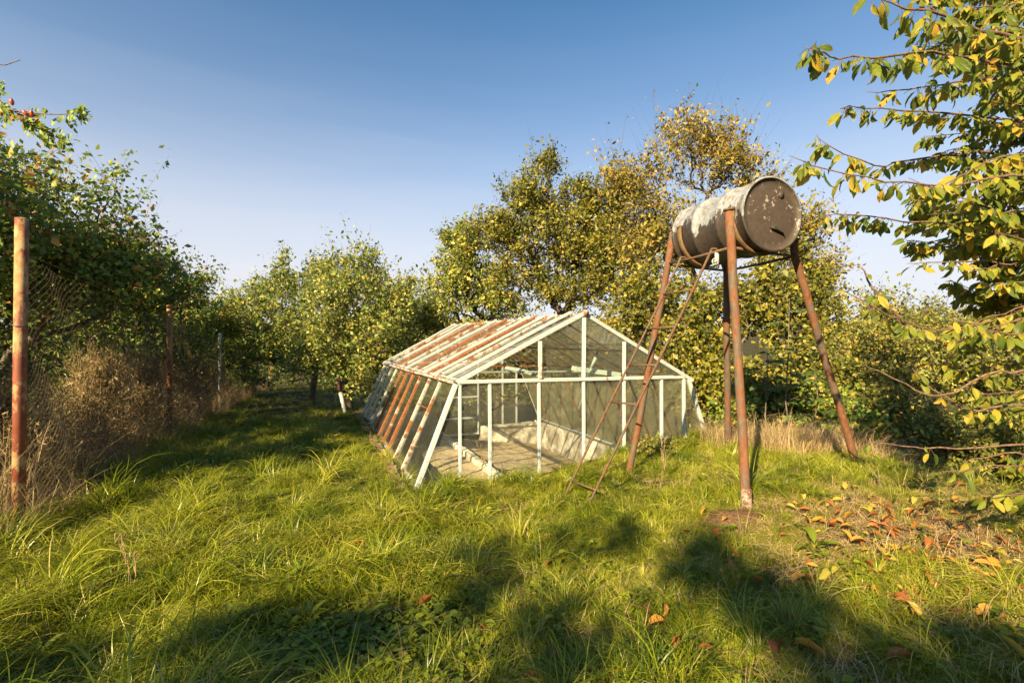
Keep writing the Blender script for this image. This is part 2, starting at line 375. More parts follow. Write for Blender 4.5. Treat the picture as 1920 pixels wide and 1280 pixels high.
# front gable
def front_low(s): return float(GZ(*GW(s, -.05, 0).xy))-.15
tz = lambda s: lerp(EZ-.0, ER+.015, (s-ES)/(ES2-ES))
posts = [.518, .87, 1.489, 2.10, 2.70, 3.296, 3.674]
for i, s in enumerate(posts):
    bar('post', GW(s+.004, -.005, -.25), GW(s, 0, tz(s)-.026), .037 if i else .034, .04, 'pale_bar', (LV.x, LV.y, 0))
bar('tie_beam', GW(ES-.02, -.012, tz(ES)), GW(3.48, -.012, tz(3.48)), .045, .045, 'pale_bar')
bar('tie_beam', GW(3.484, .0, tz(3.5)-.006), GW(ES2, .0, tz(ES2)), .045, .04, 'post_grey', label='grey weathered end of the front tie beam')
bar('sloping_post', GW(-.02, -.004, -.12), GW(ES-.045, -.004, EZ-.02), .05, .055, 'pale_bar')
bar('sloping_post', GW(4.36, -.004, -.45), GW(ES2+.045, -.004, ER), .045, .05, 'white_bar')
bar('rafter', GW(ES-.03, -.006, EZ+.0), GW(RS-.02, -.006, rz(0)), .042, .05, 'white_bar')
bar('rafter', GW(RS+.02, -.006, rz(0)), GW(ES2+.12, -.006, ER-.04), .042, .05, 'white_bar')
bar('king_post', GW(2.10, -.004, tz(2.1)+.028), GW(RS, -.004, rz(0)-.04), .05, .05, 'white_bar')
bar('upper_post', GW(1.50, -.016, tz(1.5)+.028), GW(1.50, -.016, rafz(1.5)-.035), .075, .05, 'worn_bar', label='rusty cream upper post left of the ridge')
bar('upper_post', GW(2.70, -.004, tz(2.7)+.028), GW(2.70, -.004, rafz(2.7)-.035), .05, .045, 'white_bar')
part('ridge_cap', tube_mesh('ridge_cap', [GW(RS, -.06, rz(0)+.012), GW(RS, .03, rz(0)+.012)], .038, 12), 'worn_bar')
allp = [(-.0, None)]+[(s, 1) for s in posts]+[(4.33, None)]
def slopeZ(s):
    if s < ES: return lerp(0, EZ, s/ES)
    if s > ES2: return lerp(ER, BZ2, (s-ES2)/(BS2-ES2))
    return tz(s)
for a, b in zip([0.0]+posts, posts+[BS2]):
    lo = -.1 if b < 3.4 else -.35
    pts = [GW(a+.01, .006, lo), GW(b-.01, .006, lo), GW(b-.01, .006, slopeZ(b)-.03), GW(a+.01, .006, slopeZ(a)-.03)]
    if a == 0.0: pts = [GW(.0, .006, -.08), GW(b-.03, .006, -.08), GW(b-.03, .006, slopeZ(b)-.03)]
    if b == BS2: pts = [GW(a+.03, .006, -.35), GW(b-.02, .006, -.36), GW(a+.03, .006, slopeZ(a)-.02)]
    pane(pts, 'glass')
for a, b in ((1.52, 2.08), (2.12, 2.68)):
    pane([GW(a, .006, tz(a)+.03), GW(b, .006, tz(b)+.03), GW(b, .006, rafz(b)-.03), GW(a, .006, rafz(a)-.03)], 'glass')
pane([GW(2.72, .006, tz(2.72)+.03), GW(3.62, .006, tz(3.6)+.03), GW(2.72, .006, rafz(2.72)-.03)], 'glass')
# side and roof bars
side_m = ['pale_bar', 'worn_bar', 'worn_bar', 'rust_bar', 'rust_bar', 'rust_bar', 'rust_bar', 'white_bar', 'white_bar', 'white_bar', 'white_bar']
SN = (-.9, -.37, .41)
for i, t in enumerate(TI[1:], 1):
    bar('glazing_bar', GW(.005, t, .04), GW(ES-.01, t, ez(t)-.015), .034, .038, side_m[i], SN)
    bar('glazing_bar', GW(BS2, t, BZ2+.02), GW(ES2+.02, t, ER-.02), .032, .036, 'dark_rod' if i % 3 else 'rust_bar', (.9, .37, .4))
bar('side_batten', GW(.33, .76, ez(0)-.40), GW(.33, 1.35, ez(0)-.41), .008, .085, 'rust_bar', (-.9, -.37, .41), label='short rusty plate screwed across two side bars')
bar('eave_rail', GW(ES-.015, .02, ez(0)), GW(ES-.015, LEN, ez(LEN)), .05, .04, 'white_bar', segs=8)
bar('eave_rail', GW(ES2+.02, .02, ER), GW(ES2+.02, LEN, ER), .05, .045, 'dark_rod', segs=8)
bar('ridge_beam', GW(RS, .03, rz(0)-.01), GW(RS, LEN, rz(LEN)-.01), .06, .05, 'worn_bar', segs=8, warp=.008)
bar('base_rail', GW(BS2, .02, BZ2-.005), GW(BS2, LEN, BZ2-.005), .09, .05, 'white_bar', segs=6)
part('base_rail', beam_mesh('base_rail', GW(BS2-.055, .9, BZ2+.03), GW(BS2-.055, 1.75, BZ2+.035), .03, .04), 'rust_bar')
roof_t = [0.0, .30, .75, 1.05, 1.35, 1.65, 1.95, 2.5, 3.05, 3.6, 4.2, 4.8, 5.35, LEN]
roof_m = ['worn_bar', 'white_bar', 'worn_bar', 'white_bar', 'rust_bar', 'white_bar', 'worn_bar', 'rust_bar', 'white_bar', 'worn_bar', 'rust_bar', 'white_bar', 'worn_bar', 'white_bar']
RN = (-PV.x*.45, -PV.y*.45, .89)
for i, t in enumerate(roof_t):
    wd = {1: .06, 0: .05}.get(i, random.uniform(.024, .036))
    if i == 0: continue
    dz = .02 if i > 1 else .03
    bar('roof_bar', GW(ES-.07, t, ez(t)-.02+dz), GW(RS-.005, t+random.uniform(-.02, .02), rz(t)+dz+.01), wd, .035, roof_m[i], RN, segs=5, warp=.005)
for t in TI[1:]:
    bar('roof_bar', GW(RS+.03, t, rz(t)-.01), GW(ES2+.08, t, ER-.03), .035, .035, 'dark_rod' if random.random() < .6 else 'rust_bar', (.4, .17, .9))
bar('roof_trim', GW(ES-.09, .0, ez(0)-.015), GW(ES-.09, LEN, ez(LEN)-.015), .035, .03, 'worn_bar', segs=9, warp=.006)
gap = 2
for i in range(len(roof_t)-1):
    a, b = roof_t[i]+.02, roof_t[i+1]-.02
    if i == gap:      # the open bay: only a broken upper piece is left
        u = .62
        pane([GW(lerp(ES, RS, u), a, lerp(ez(a), rz(a), u)+.005), GW(lerp(ES, RS, u-.1), b, lerp(ez(b), rz(b), u-.1)+.005), GW(RS-.03, b, rz(b)-.01), GW(RS-.03, a, rz(a)-.01)], 'glass_roof')
        continue
    cuts = [0, random.uniform(.45, .55), 1]
    for u0, u1 in zip(cuts, cuts[1:]):
        o = .004 if u0 > 0 else 0
        pane([GW(lerp(ES-.07, RS, u0), a, lerp(ez(a)-.01, rz(a), u0)+.004+o), GW(lerp(ES-.07, RS, u0), b, lerp(ez(b)-.01, rz(b), u0)+.004+o),
              GW(lerp(ES-.07, RS, u1)-.01, b, lerp(ez(b)-.01, rz(b), u1)+o), GW(lerp(ES-.07, RS, u1)-.01, a, lerp(ez(a)-.01, rz(a), u1)+o)], 'glass_roof')
for a, b in zip(TI, TI[1:]):
    a += .018; b -= .018
    pane([GW(RS+.03, a, rz(a)-.02), GW(RS+.03, b, rz(b)-.02), GW(ES2+.06, b, ER-.035), GW(ES2+.06, a, ER-.035)], 'glass_right')
    pane([GW(ES2+.02, a, ER-.03), GW(ES2+.02, b, ER-.03), GW(BS2, b, BZ2+.02), GW(BS2, a, BZ2+.02)], 'glass_right')
    pane([GW(.01, a, .03), GW(.01, b, .03), GW(ES-.02, b, ez(b)-.03), GW(ES-.02, a, ez(a)-.03)], 'glass_side')
# inner ties and hanging pipes
for t in (1.95, 3.9):
    bar('cross_tie', GW(ES, t, ez(t)-.02), GW(ES2, t, ER-.02), .04, .03, 'pale_bar' if t < 3 else 'rust_bar')
bar('purlin', GW(lerp(ES2, RS, .5), .02, lerp(ER, rz(0), .5)-.05), GW(lerp(ES2, RS, .5), LEN, lerp(ER, rz(LEN), .5)-.05), .03, .03, 'dark_rod')
bar('purlin', GW(lerp(ES, RS, .5), .02, lerp(EZ, rz(0), .5)-.05), GW(lerp(ES, RS, .5), LEN, lerp(EZ, rz(LEN), .5)-.05), .03, .03, 'rust_bar')
part('roof_prop', tube_mesh('roof_prop', [P(1085, 772, 7.6), P(1100, 715, 7.4), P(1120, 662, 7.25)], .028, 10), 'green_pipe', label='pale green prop pipe hanging askew under the roof')
part('prop_head', join_meshes('prop_head', [tube_mesh('x', [P(1118, 664, 7.24), P(1125, 650, 7.2)], .02, 8), beam_mesh('x', P(1103, 648, 7.2), P(1146, 651, 7.15), .05, .03)]), 'dark_rod')
bar('hanging_board', P(1072, 690, 6.9), P(1164, 703, 6.7), .05, .07, 'green_pipe', label='mint green board lying across the ties')
part('hanging_pipe', tube_mesh('hanging_pipe', [P(948, 690, 8.2), P(975, 694, 8.1), P(1012, 705, 7.9)], .038, 10), 'green_pipe', label='pale green pipe lying over the tie')
# back gable
bb = LEN+.0
for s in (ES, 1.0, 1.69, 2.2, 2.70, 3.3, 3.67):
    zb = -.02 if s < 1.7 else (-.6 if s < 2.75 else -.42)
    zt = lerp(ez(LEN), rz(LEN), (s-ES)/(RS-ES)) if s < RS else lerp(rz(LEN), ER, (s-RS)/(ES2-RS))
    if s == 2.2: zb = 1.1
    bar('back_post', GW(s, bb, zb), GW(s, bb, zt), .045, .04, 'white_bar', (LV.x, LV.y, 0))
bar('back_tie', GW(ES, bb+.04, ez(LEN)-.01), GW(ES2, bb+.04, ER), .05, .05, 'pale_bar')
bar('back_sloping_post', GW(0, bb+.03, 0), GW(ES-.02, bb+.03, ez(LEN)-.02), .04, .04, 'white_bar')
bar('back_sloping_post', GW(4.33, bb+.03, -.4), GW(ES2+.02, bb+.03, ER-.02), .04, .04, 'white_bar')
bar('back_rafter', GW(ES, bb+.03, ez(LEN)+.02), GW(RS, bb+.03, rz(LEN)), .04, .045, 'white_bar')
bar('back_rafter', GW(RS, bb+.03, rz(LEN)), GW(ES2, bb+.03, ER+.02), .04, .045, 'rust_bar')
door = part('door', join_meshes('door', [beam_mesh('x', GW(1.73, bb-.04, z), GW(2.66, bb-.04, z), .035, .04) for z in (.28, -.22, -.60, 1.05)] +
            [beam_mesh('x', GW(s, bb-.04, -.62), GW(s, bb-.04, 1.08), .035, .045, (LV.x, LV.y, 0)) for s in (1.735, 2.655)]), 'pale_bar')
for z0, z1 in ((-.58, -.24), (-.2, .26), (.3, 1.03)):
    p = pane([GW(1.76, bb-.04, z0), GW(2.63, bb-.04, z0), GW(2.63, bb-.04, z1), GW(1.76, bb-.04, z1)], 'glass'); 
for s0, s1, z0 in ((.05, .5, 0), (.54, .98, 0), (1.02, 1.67, 0), (2.73, 3.28, -.42), (3.32, 3.65, -.42)):
    pane([GW(s0 if s0 > .1 else .06, bb, z0+.02), GW(s1, bb, z0+.02), GW(s1, bb, 1.1), GW(s0 if s0 > .1 else s1-.02, bb, 1.1)], 'glass')
# inner walls, beds, kerb
def rough_box(name, s0, s1, t0, t1, z0, z1, mat, n=(4, 20, 3), amp=.012, **k):
    V = {}; L = []; Fc = []
    def vid(i, j, q):
        if (i, j, q) not in V:
            p = GW(lerp(s0, s1, i/n[0]), lerp(t0, t1, j/n[1]), lerp(z0, z1, q/n[2]))
            p += Vector((random.uniform(-1, 1), random.uniform(-1, 1), random.uniform(-1, 1)))*amp
            V[(i, j, q)] = len(L); L.append(p)
        return V[(i, j, q)]
    for i in range(n[0]):
        for j in range(n[1]):
            Fc.append((vid(i, j, n[2]), vid(i+1, j, n[2]), vid(i+1, j+1, n[2]), vid(i, j+1, n[2])))
    for j in range(n[1]):
        for q in range(n[2]):
            Fc.append((vid(0, j, q), vid(0, j, q+1), vid(0, j+1, q+1), vid(0, j+1, q)))
            Fc.append((vid(n[0], j, q), vid(n[0], j+1, q), vid(n[0], j+1, q+1), vid(n[0], j, q+1)))
    for i in range(n[0]):
        for q in range(n[2]):
            Fc.append((vid(i, 0, q), vid(i+1, 0, q), vid(i+1, 0, q+1), vid(i, 0, q+1)))
            Fc.append((vid(i, n[1], q), vid(i, n[1], q+1), vid(i+1, n[1], q+1), vid(i+1, n[1], q)))
    return part(name, mesh_py(name, L, Fc), mat, **k)
rough_box('base_wall', 4.24, 4.44, -.02, LEN+.15, -1.35, BZ2-.035, 'plaster', label='whitewashed low wall under the right side')
rough_box('base_wall', -.02, 1.68, LEN-.03, LEN+.14, -.9, -.015, 'plaster', n=(14, 2, 4), label='low concrete wall left of the back door')
rough_box('base_wall', 2.72, 4.235, LEN-.03, LEN+.14, -1.35, -.44, 'plaster', n=(14, 2, 4), label='whitewashed low wall right of the back door')
rough_box('base_wall', .0, 4.23, .03, .16, -1.35, -.12, 'plaster', n=(20, 2, 4))
rough_box('base_wall', .0, .1, .17, LEN-.04, -.9, -.02, 'plaster', n=(2, 30, 4))
def floor_mesh(name, s0, s1, zf, mat, **k):
    ss = np.linspace(s0, s1, int((s1-s0)/.06)+2); ts = np.linspace(.1, LEN+.05, 100); S_, T_ = np.meshgrid(ss, ts)
    X = A0.x+PV.x*S_+LV.x*T_; Y = A0.y+PV.y*S_+LV.y*T_
    Z = zf(S_, T_)+(noise2(S_, T_, .45, 1)-.5)*.07+(noise2(S_, T_, .14, 4)-.5)*.035
    V = np.stack([X, Y, Z], -1).reshape(-1, 3); ny, nx = X.shape
    i = (np.arange(ny-1)[:, None]*nx+np.arange(nx-1)[None]).ravel()
    return part(name, mesh_np(name, V, np.stack([i, i+1, i+1+nx, i+nx], 1), smooth=True), mat, **k)
floor_mesh('planting_bed', .08, 1.62, lambda s, t: -.50-.02*s+0*t, 'sand', label='bare soil bed along the left side')
floor_mesh('sandy_floor', 1.70, 4.26, lambda s, t: -.64-.14*(s-1.7)+0*t, 'sand', label='trodden sandy floor sloping to the right wall')
tt = .2; kb = None
while tt < LEN-.1:
    ln = random.uniform(.30, .42)
    o = part('kerb_stone', beam_mesh('kerb_stone', GW(1.66+random.uniform(-.012, .012), tt, -.53+random.uniform(-.01, .01)), GW(1.66+random.uniform(-.012, .012), tt+ln-.015, -.53+random.uniform(-.012, .012)), .13, .18, segs=3, warp=.006), 'plaster'); tt += ln
# crumbling brick plinth outside the left side
n = NT('crumbly_brick'); b_ = n.noise(30, 6, n.obj(), .7); a_ = n.noise(4, 3, n.obj())
M['brick'] = n.done(n.bsdf(n.mix(n.ramp(a_, [(.4, 0), (.6, 1)]), n.ramp(b_, [(.3, (.13, .07, .045)), (.7, (.26, .16, .10))]), n.ramp(b_, [(.3, (.2, .17, .13)), (.7, (.36, .31, .25))])), .95, 0, n.bump(b_, .8, .01), .1))
bm_ = []
for k_ in range(4):
    h_ = lambda: random.uniform(-.006, .006)
    x, y, z = .24, .11, .065
    V = [Vector((sx*x/2+h_(), sy*y/2+h_(), sz*z/2+h_())) for sz in (-1, 1) for sy in (-1, 1) for sx in (-1, 1)]
    bm_.append(mesh_py('brick', V, [(0, 2, 3, 1), (4, 5, 7, 6), (0, 1, 5, 4), (2, 6, 7, 3), (0, 4, 6, 2), (1, 3, 7, 5)])); bm_[-1].materials.append(M['brick'])
tt = .1
while tt < LEN:
    o = bpy.data.objects.new('brick', random.choice(bm_)); C.objects.link(o); o.parent = gh
    o.location = GW(-.10+random.uniform(-.015, .015), tt, float(GZ(*GW(-.1, tt, 0).xy))*0+.0+random.uniform(-.012, .01))-gh.location
    o.rotation_euler = (random.uniform(-.06, .06), random.uniform(-.06, .06), math.atan2(LV.y, LV.x)+math.pi/2*0+random.uniform(-.08, .08)); tt += .26

# ------------------------------------------------------------------ tower, ladder, drum
A_r, B_r, C_r, D_r = Vector((1.57, 4.83, 2.38)), Vector((1.82, 3.98, 2.38)), Vector((2.59, 4.40, 2.38)), Vector((2.37, 5.30, 2.38))
A_f = Vector((1.25, 5.22, .02)); B_f = P(1401, 955, 3.8); C_f = P(1606, 872, 4.8); D_f = Vector((2.66, 5.9, -.05))
A_t, B_t, C_t, D_t = P(1262, 433, 4.80), P(1367, 394, 3.97), P(1489, 450, 4.36), Vector((2.20, 5.12, 2.62))
tw = empty('drum_stand', (2.1, 4.7, .2), 'tall four-legged rusty pipe stand carrying the drum beside the greenhouse', 'stand')
for f, r, t, lb, rr in ((A_f, A_r, A_t, None, .033), (B_f, B_r, B_t, None, .035), (C_f, C_r, C_t, None, .034), (D_f, D_r, D_t, 'shaded brown rear leg', .036)):
    ext = f+(f-r)*.08
    pts = [ext]+[f.lerp(r, u)+Vector((random.uniform(-1, 1), random.uniform(-1, 1), 0))*.006 for u in (.1, .3, .5, .7, .85)]+[r, t]
    o = part('leg', tube_mesh('leg', pts, [rr*1.05]*2+[rr]*6, 16), 'leg', tw); tag(o, lb)
    d, s_, u_ = frame(t-r)
    part('leg_cap', tube_mesh('leg_cap', [t-d*.004, t+d*.012], rr*1.35, 14), 'dark_rod', tw)
d = (B_f-B_r).normalized(); q = B_f
part('leg_sleeve', tube_mesh('leg_sleeve', [q+d*.1, q-d*.05, q-d*.16, q-d*.165], [.042, .041, .040, .038], 16), 'leg_pale', tw, label='pale lime-spattered sleeve at the foot of the front leg')
for p0, p1 in ((A_r, B_r), (B_r, C_r), (C_r, D_r), (D_r, A_r)):
    part('brace_rod', tube_mesh('brace_rod', [p0, p0.lerp(p1, .5)-Vector((0, 0, .006)), p1], .012, 8), 'dark_rod', tw)
for p0, p1 in ((A_r, C_r),):
    part('brace_rod', tube_mesh('brace_rod', [D_r-Vector((0, 0, .03)), D_r.lerp(B_r, .5)-Vector((0, 0, .06)), B_r-Vector((0, 0, .03))], .012, 8), 'dark_rod', tw)
FC = P(1450, 401, 3.95); AX = Vector((-.30, .954, .0)).normalized(); R = .302; DL = .93
ux = AX.cross(Vector((0, 0, 1))).normalized()    # to the right seen along the axis
def ring_pt(a, ang, r): return FC+AX*a+(ux*math.sin(ang)-Vector((0, 0, 1))*math.cos(ang))*r
for a, sg in ((.12, 1), (.80, 1)):
    V = []; Fc = []; n_ = 26
    for i in range(n_+1):
        an = -1.75+3.5*i/n_
        for dr, da in ((.012, -.035), (.012, .035), (.022, .035), (.022, -.035)): V.append(ring_pt(a+da, an, R+dr))
    for i in range(n_):
        for k in range(4): Fc.append((i*4+k, i*4+(k+1) % 4, i*4+4+(k+1) % 4, i*4+4+k))
    Fc += [(0, 1, 2, 3), (n_*4+3, n_*4+2, n_*4+1, n_*4)]
    part('cradle_strap', mesh_py('cradle_strap', V, Fc, True), 'strap', tw)
dr = empty('oil_drum', FC+AX*DL/2, 'dark brown steel drum with peeling white paint lying on the tall stand', 'drum')
prof = [(0, R-.004), (0, R+.008), (.012, R+.011), (.022, R+.003), (.03, R-.004), (.10, R-.004)]
for c_ in (.31, .62):
    prof += [(c_-.03, R-.003), (c_-.015, R+.008), (c_, R+.013), (c_+.015, R+.008), (c_+.03, R-.003)]
prof += [(.83, R-.004), (.90, R-.004), (.908, R+.003), (.918, R+.011), (.93, R+.008), (.93, R-.004)]
NS = 72
V = []; Fc = []
for a, r in prof:
    for k in range(NS):
        an = 2*math.pi*k/NS; dent = -.014*math.exp(-((an-2.2)/.25)**2-((a-.45)/.12)**2)-.01*math.exp(-((an-3.6)/.2)**2-((a-.75)/.08)**2)
        V.append(AX*(a-DL/2)+(ux*math.sin(an)-Vector((0, 0, 1))*math.cos(an))*(r+dent))
for i in range(len(prof)-1):
    for k in range(NS): a = i*NS+k; b = i*NS+(k+1) % NS; Fc.append((a, b, b+NS, a+NS))
me = mesh_py('shell', V, Fc, True); o = bpy.data.objects.new('shell', me); C.objects.link(o); o.parent = dr; me.materials.append(M['drum'])
for e, sg in ((0, 1), (DL, -1)):
    V = []; Fc = []; rs = [R-.002, R-.010, R-.018, .24, .22, .10, .001]; dz = [0.001, .010, .026, .026, .022, .022, .022]
    for r, z in zip(rs, dz):
        for k in range(NS):
            an = 2*math.pi*k/NS; V.append(AX*(e-DL/2+sg*z)+(ux*math.sin(an)-Vector((0, 0, 1))*math.cos(an))*r)
    for i in range(len(rs)-1):
        for k in range(NS):
            a = i*NS+k; b = i*NS+(k+1) % NS; Fc.append((a, b, b+NS, a+NS))
    me = mesh_py('drum_end', V, Fc, True); me.materials.append(M['drum_end']); o = bpy.data.objects.new('drum_end', me); C.objects.link(o); o.parent = dr
# bent flap on the front end, and the valve underneath
uz = Vector((0, 0, 1))
def fe(a, b, o_): return AX*(-DL/2+.022-o_)+ux*a+uz*b+dr.location
fl = [fe(-.02, -.10, .004), fe(.03, -.095, .02), fe(.09, -.12, .012), fe(.135, -.155, .004), fe(.15, -.19, .003), fe(.10, -.15, .03), fe(.03, -.125, .035), fe(-.01, -.12, .02)]
part('tap_flap', mesh_py('tap_flap', [v for v in fl]+[v+AX*.006 for v in fl], [tuple(range(8)), tuple(range(15, 7, -1))]+[(i, (i+1) % 8, (i+1) % 8+8, i+8) for i in range(8)]), 'post_dark', dr)
part('bung', tube_mesh('bung', [fe(.10, .17, -.004), fe(.10, .17, .012)], .028, 14), 'drum_end', dr)
vc = P(1341, 490, 4.1)
ringp = [vc+Vector((math.cos(a), 0, math.sin(a)))*.026 for a in np.linspace(0, 2*math.pi, 13)]
part('valve_wheel', join_meshes('valve_wheel', [tube_mesh('x', ringp, .004, 6), tube_mesh('x', [vc-Vector((.026, 0, 0)), vc+Vector((.026, 0, 0))], .003, 6), tube_mesh('x', [vc-Vector((0, 0, .026)), vc+Vector((0, 0, .026))], .003, 6)]), 'white_bar', dr)
part('valve_pipe', join_meshes('valve_pipe', [tube_mesh('x', [vc, vc+Vector((.04, .06, 0))], .012, 8), tube_mesh('x', [vc+Vector((.04, .06, -.05)), vc+Vector((.04, .06, .1))], .018, 10)]), 'post_grey', dr)
# ladder
ld = empty('ladder', (.6, 4.6, 0), 'narrow rusty rod ladder leaning up against the pipe stand', 'ladder')
LT, RT = Vector((1.63, 4.63, 2.40)), Vector((1.753, 4.207, 2.40)); LB, RB = P(1058, 930, 4.81), P(1101, 950, 4.5)
for b, t in ((LB, LT), (RB, RT)):
    dd = (t-b).normalized(); side = Vector((.07, .02, -.01))
    pts = [b-dd*.08]+[b.lerp(t, u)+Vector((random.uniform(-1, 1), random.uniform(-1, 1), 0))*.004 for u in (.02, .25, .5, .75, .97)]+[t+Vector((.0, 0, .012)), t+side*.5+Vector((0, 0, .018)), t+side]
    part('rail', tube_mesh('rail', pts, .0115, 8), 'dark_rod', ld)
def frac(b, t, py):
    lo, hi = 0, 1
    for _ in range(40):
        m = (lo+hi)/2; p = b.lerp(t, m); y = 640-(p.z-EYE)/p.y*F
        if y > py: lo = m
        else: hi = m
    return lo
for pl, pr in ((552, 542), (617, 612), (685, 684), (753, 758), (901, 918)):
    part('rung', tube_mesh('rung', [LB.lerp(LT, frac(LB, LT, pl)), RB.lerp(RT, frac(RB, RT, pr))], .0095, 8), 'dark_rod', ld)

# ------------------------------------------------------------------ fence
FD = Vector((-.371, .929, 0)).normalized()
f2 = Vector(((318-960)/F*7.65, 7.65, 0))
def fence_pt(t): return f2+FD*t
fn = empty('chain_link_fence', fence_pt(0), 'wire mesh fence on mixed rusty posts along the overgrown left side', 'fence')
SPN = 4.12
specs = [(-4.13, 2.58, .042, 'post_red', 'thick red and cream painted post nearest on the left'), (0, 2.18, .04, 'post_ochre', 'ochre rusty second post'),
         (4.12, 1.79, .032, 'post_grey', 'thin grey post with a white top'), (8.28, 1.55, .03, 'post_dark', None), (12.6, 1.35, .03, 'post_dark', None), (17.5, 1.1, .09, 'rust_bar', 'wide rust orange post far down the fence')]
for t, h, r, m, lb in specs:
    p = fence_pt(t); g = float(GZ(p.x, p.y))
    ln = Vector((random.uniform(-.01, .01), 0, 0))
    if t == -4.13: ln = Vector((.03, 0, 0))
    tag(part('fence_post', tube_mesh('fence_post', [p+Vector((0, 0, g-.3)), p+ln*.5+Vector((0, 0, (g+h)/2)), p+ln+Vector((0, 0, h-.004)), p+ln+Vector((0, 0, h))], [r, r, r, r*.8], 14), m, fn), lb)
    if t == 4.12:
        part('post_top', tube_mesh('post_top', [p+ln+Vector((0, 0, h-.42)), p+ln+Vector((0, 0, h+.01))], r+.004, 12), 'white_bar', fn)
    if t == -4.13:
        part('wire_tie', tube_mesh('wire_tie', [p+ln+Vector((math.cos(a)*(r+.003), math.sin(a)*(r+.003), 1.72)) for a in np.linspace(0, 6.28, 12)], .004, 5), 'post_dark', fn)
def wire_mesh(t0, t1, h0, h1, cell):
    n_ = int((t1-t0)/(cell/2)); V = []; Fc = []; rows = int((max(h0, h1))/(cell/2))
    def pt(i, j):
        u = i/n_; p = fence_pt(lerp(t0, t1, u)); g = float(GZ(p.x, p.y)); h = lerp(h0, h1, u)-.1-.06*math.sin(math.pi*u)
        return p+Vector((.03*math.sin(i*.31+j*.2)+.03, .0, g+.03+(h-g)*j/rows))
    r = .0013
    for i in range(0, n_):
        for j in range(rows):
            a, b = (pt(i, j), pt(i+1, j+1)) if (i+j) % 2 == 0 else (pt(i+1, j), pt(i, j+1))
            o_ = len(V)
            for q in (a, b): V += [q+Vector((r, 0, r*.6)), q+Vector((-r, 0, r*.6)), q+Vector((0, r*.5, -r*1.2))]
            for k in range(3): Fc.append((o_+k, o_+(k+1) % 3, o_+3+(k+1) % 3, o_+3+k))
    return mesh_np('wire_mesh', np.array([tuple(v) for v in V]), np.array(Fc))
for (a, b, h0, h1, c) in ((-4.1, 0, 2.35, 2.05, .075), (0, 4.12, 2.05, 1.72, .085), (4.12, 8.28, 1.7, 1.5, .12), (8.28, 12.6, 1.5, 1.3, .16)):
    tag(part('wire_mesh', wire_mesh(a, b, h0, h1, c), 'wire', fn), kind='stuff')
for hh in (2.3, 1.0):
    part('tension_wire', tube_mesh('tension_wire', [fence_pt(-4.1)+Vector((.03, 0, hh)), fence_pt(-2)+Vector((.03, 0, hh-.12)), fence_pt(0)+Vector((.03, 0, hh-.18))], .0028, 5), 'wire', fn)
# leaning white post by the apple tree
lp = empty('leaning_post', P(649, 781, 11.2), 'short leaning post, red-brown above and white below, under the apple trees', 'post')
q0, q1 = P(650, 786, 11.2), P(631, 704, 11.2)
part('white_shaft', tube_mesh('white_shaft', [q0, q0.lerp(q1, .62)], .045, 10), 'white_bar', lp)
part('brown_top', tube_mesh('brown_top', [q0.lerp(q1, .62), q1], .04, 10), 'leg', lp)

# ------------------------------------------------------------------ foliage machinery
def unit(a): return a/np.maximum(np.linalg.norm(a, axis=1, keepdims=True), 1e-9)
LEAF_LO = (np.array([[0, 0, 0], [.45, .5, .06], [1, 0, -.05], [.45, -.5, .06]]), [(0, 1, 2), (0, 2, 3)])
_r = [(0, 0, 0), (.22, 0, .03), (.5, 0, .03), (.78, 0, -.03), (1, 0, -.14)]; _w = [.36, .5, .34]
_v = list(_r)+[(x+.02, w, z+.07) for (x, _, z), w in zip(_r[1:4], _w)]+[(x+.02, -w, z+.07) for (x, _, z), w in zip(_r[1:4], _w)]
LEAF_HI = (np.array(_v), [(0, 5, 1), (1, 5, 6), (1, 6, 2), (2, 6, 7), (2, 7, 3), (3, 7, 4), (0, 1, 8), (1, 9, 8), (1, 2, 9), (2, 10, 9), (2, 3, 10), (3, 4, 10)])
def leaf_geo(pos, d, nr, ln, wr, tmpl):
    T, Fc = tmpl; d = unit(d); sd_ = unit(np.cross(nr, d)); nr = unit(np.cross(d, sd_))
    ln = ln[:, None, None]
    V = pos[:, None]+ln*(T[None, :, 0:1]*d[:, None]+T[None, :, 1:2]*wr*sd_[:, None]+T[None, :, 2:3]*nr[:, None])
    Fc = np.array(Fc)[None]+(np.arange(len(pos))*len(T))[:, None, None]
    uv = np.stack([T[:, 0], T[:, 1]+.5], 1)
    return V.reshape(-1, 3), Fc.reshape(-1, 3), np.tile(uv, (len(pos), 1))
def leaves_obj(name, pos, d, nr, ln, wr, tint, mat, parent, tmpl=LEAF_LO, kind='stuff'):
    V, Fc, uv = leaf_geo(pos, d, nr, ln, wr, tmpl)
    me = mesh_np(name, V, Fc, {'tint': np.repeat(tint, len(tmpl[0]))}, uv=uv)
    o = link(name, me, mat, parent); tag(o, kind=kind); return o
def tubes_np(p0, p1, r0, r1, sides=4):
    d = unit(p1-p0); up = np.where(np.abs(d[:, 2:3]) > .9, np.array([[1., 0, 0]]), np.array([[0, 0, 1.]])); s = unit(np.cross(d, up)); u = np.cross(s, d)
    an = np.arange(sides)*2*np.pi/sides; ca, sa = np.cos(an)[None, :, None], np.sin(an)[None, :, None]
    ring = s[:, None]*ca+u[:, None]*sa
    V = np.concatenate([p0[:, None]+ring*r0[:, None, None], p1[:, None]+ring*r1[:, None, None]], 1).reshape(-1, 3)
    k = np.arange(sides); f = np.stack([k, (k+1) % sides, (k+1) % sides+sides, k+sides], 1)
    Fc = (f[None]+(np.arange(len(p0))*2*sides)[:, None, None]).reshape(-1, 4)
    return V, Fc
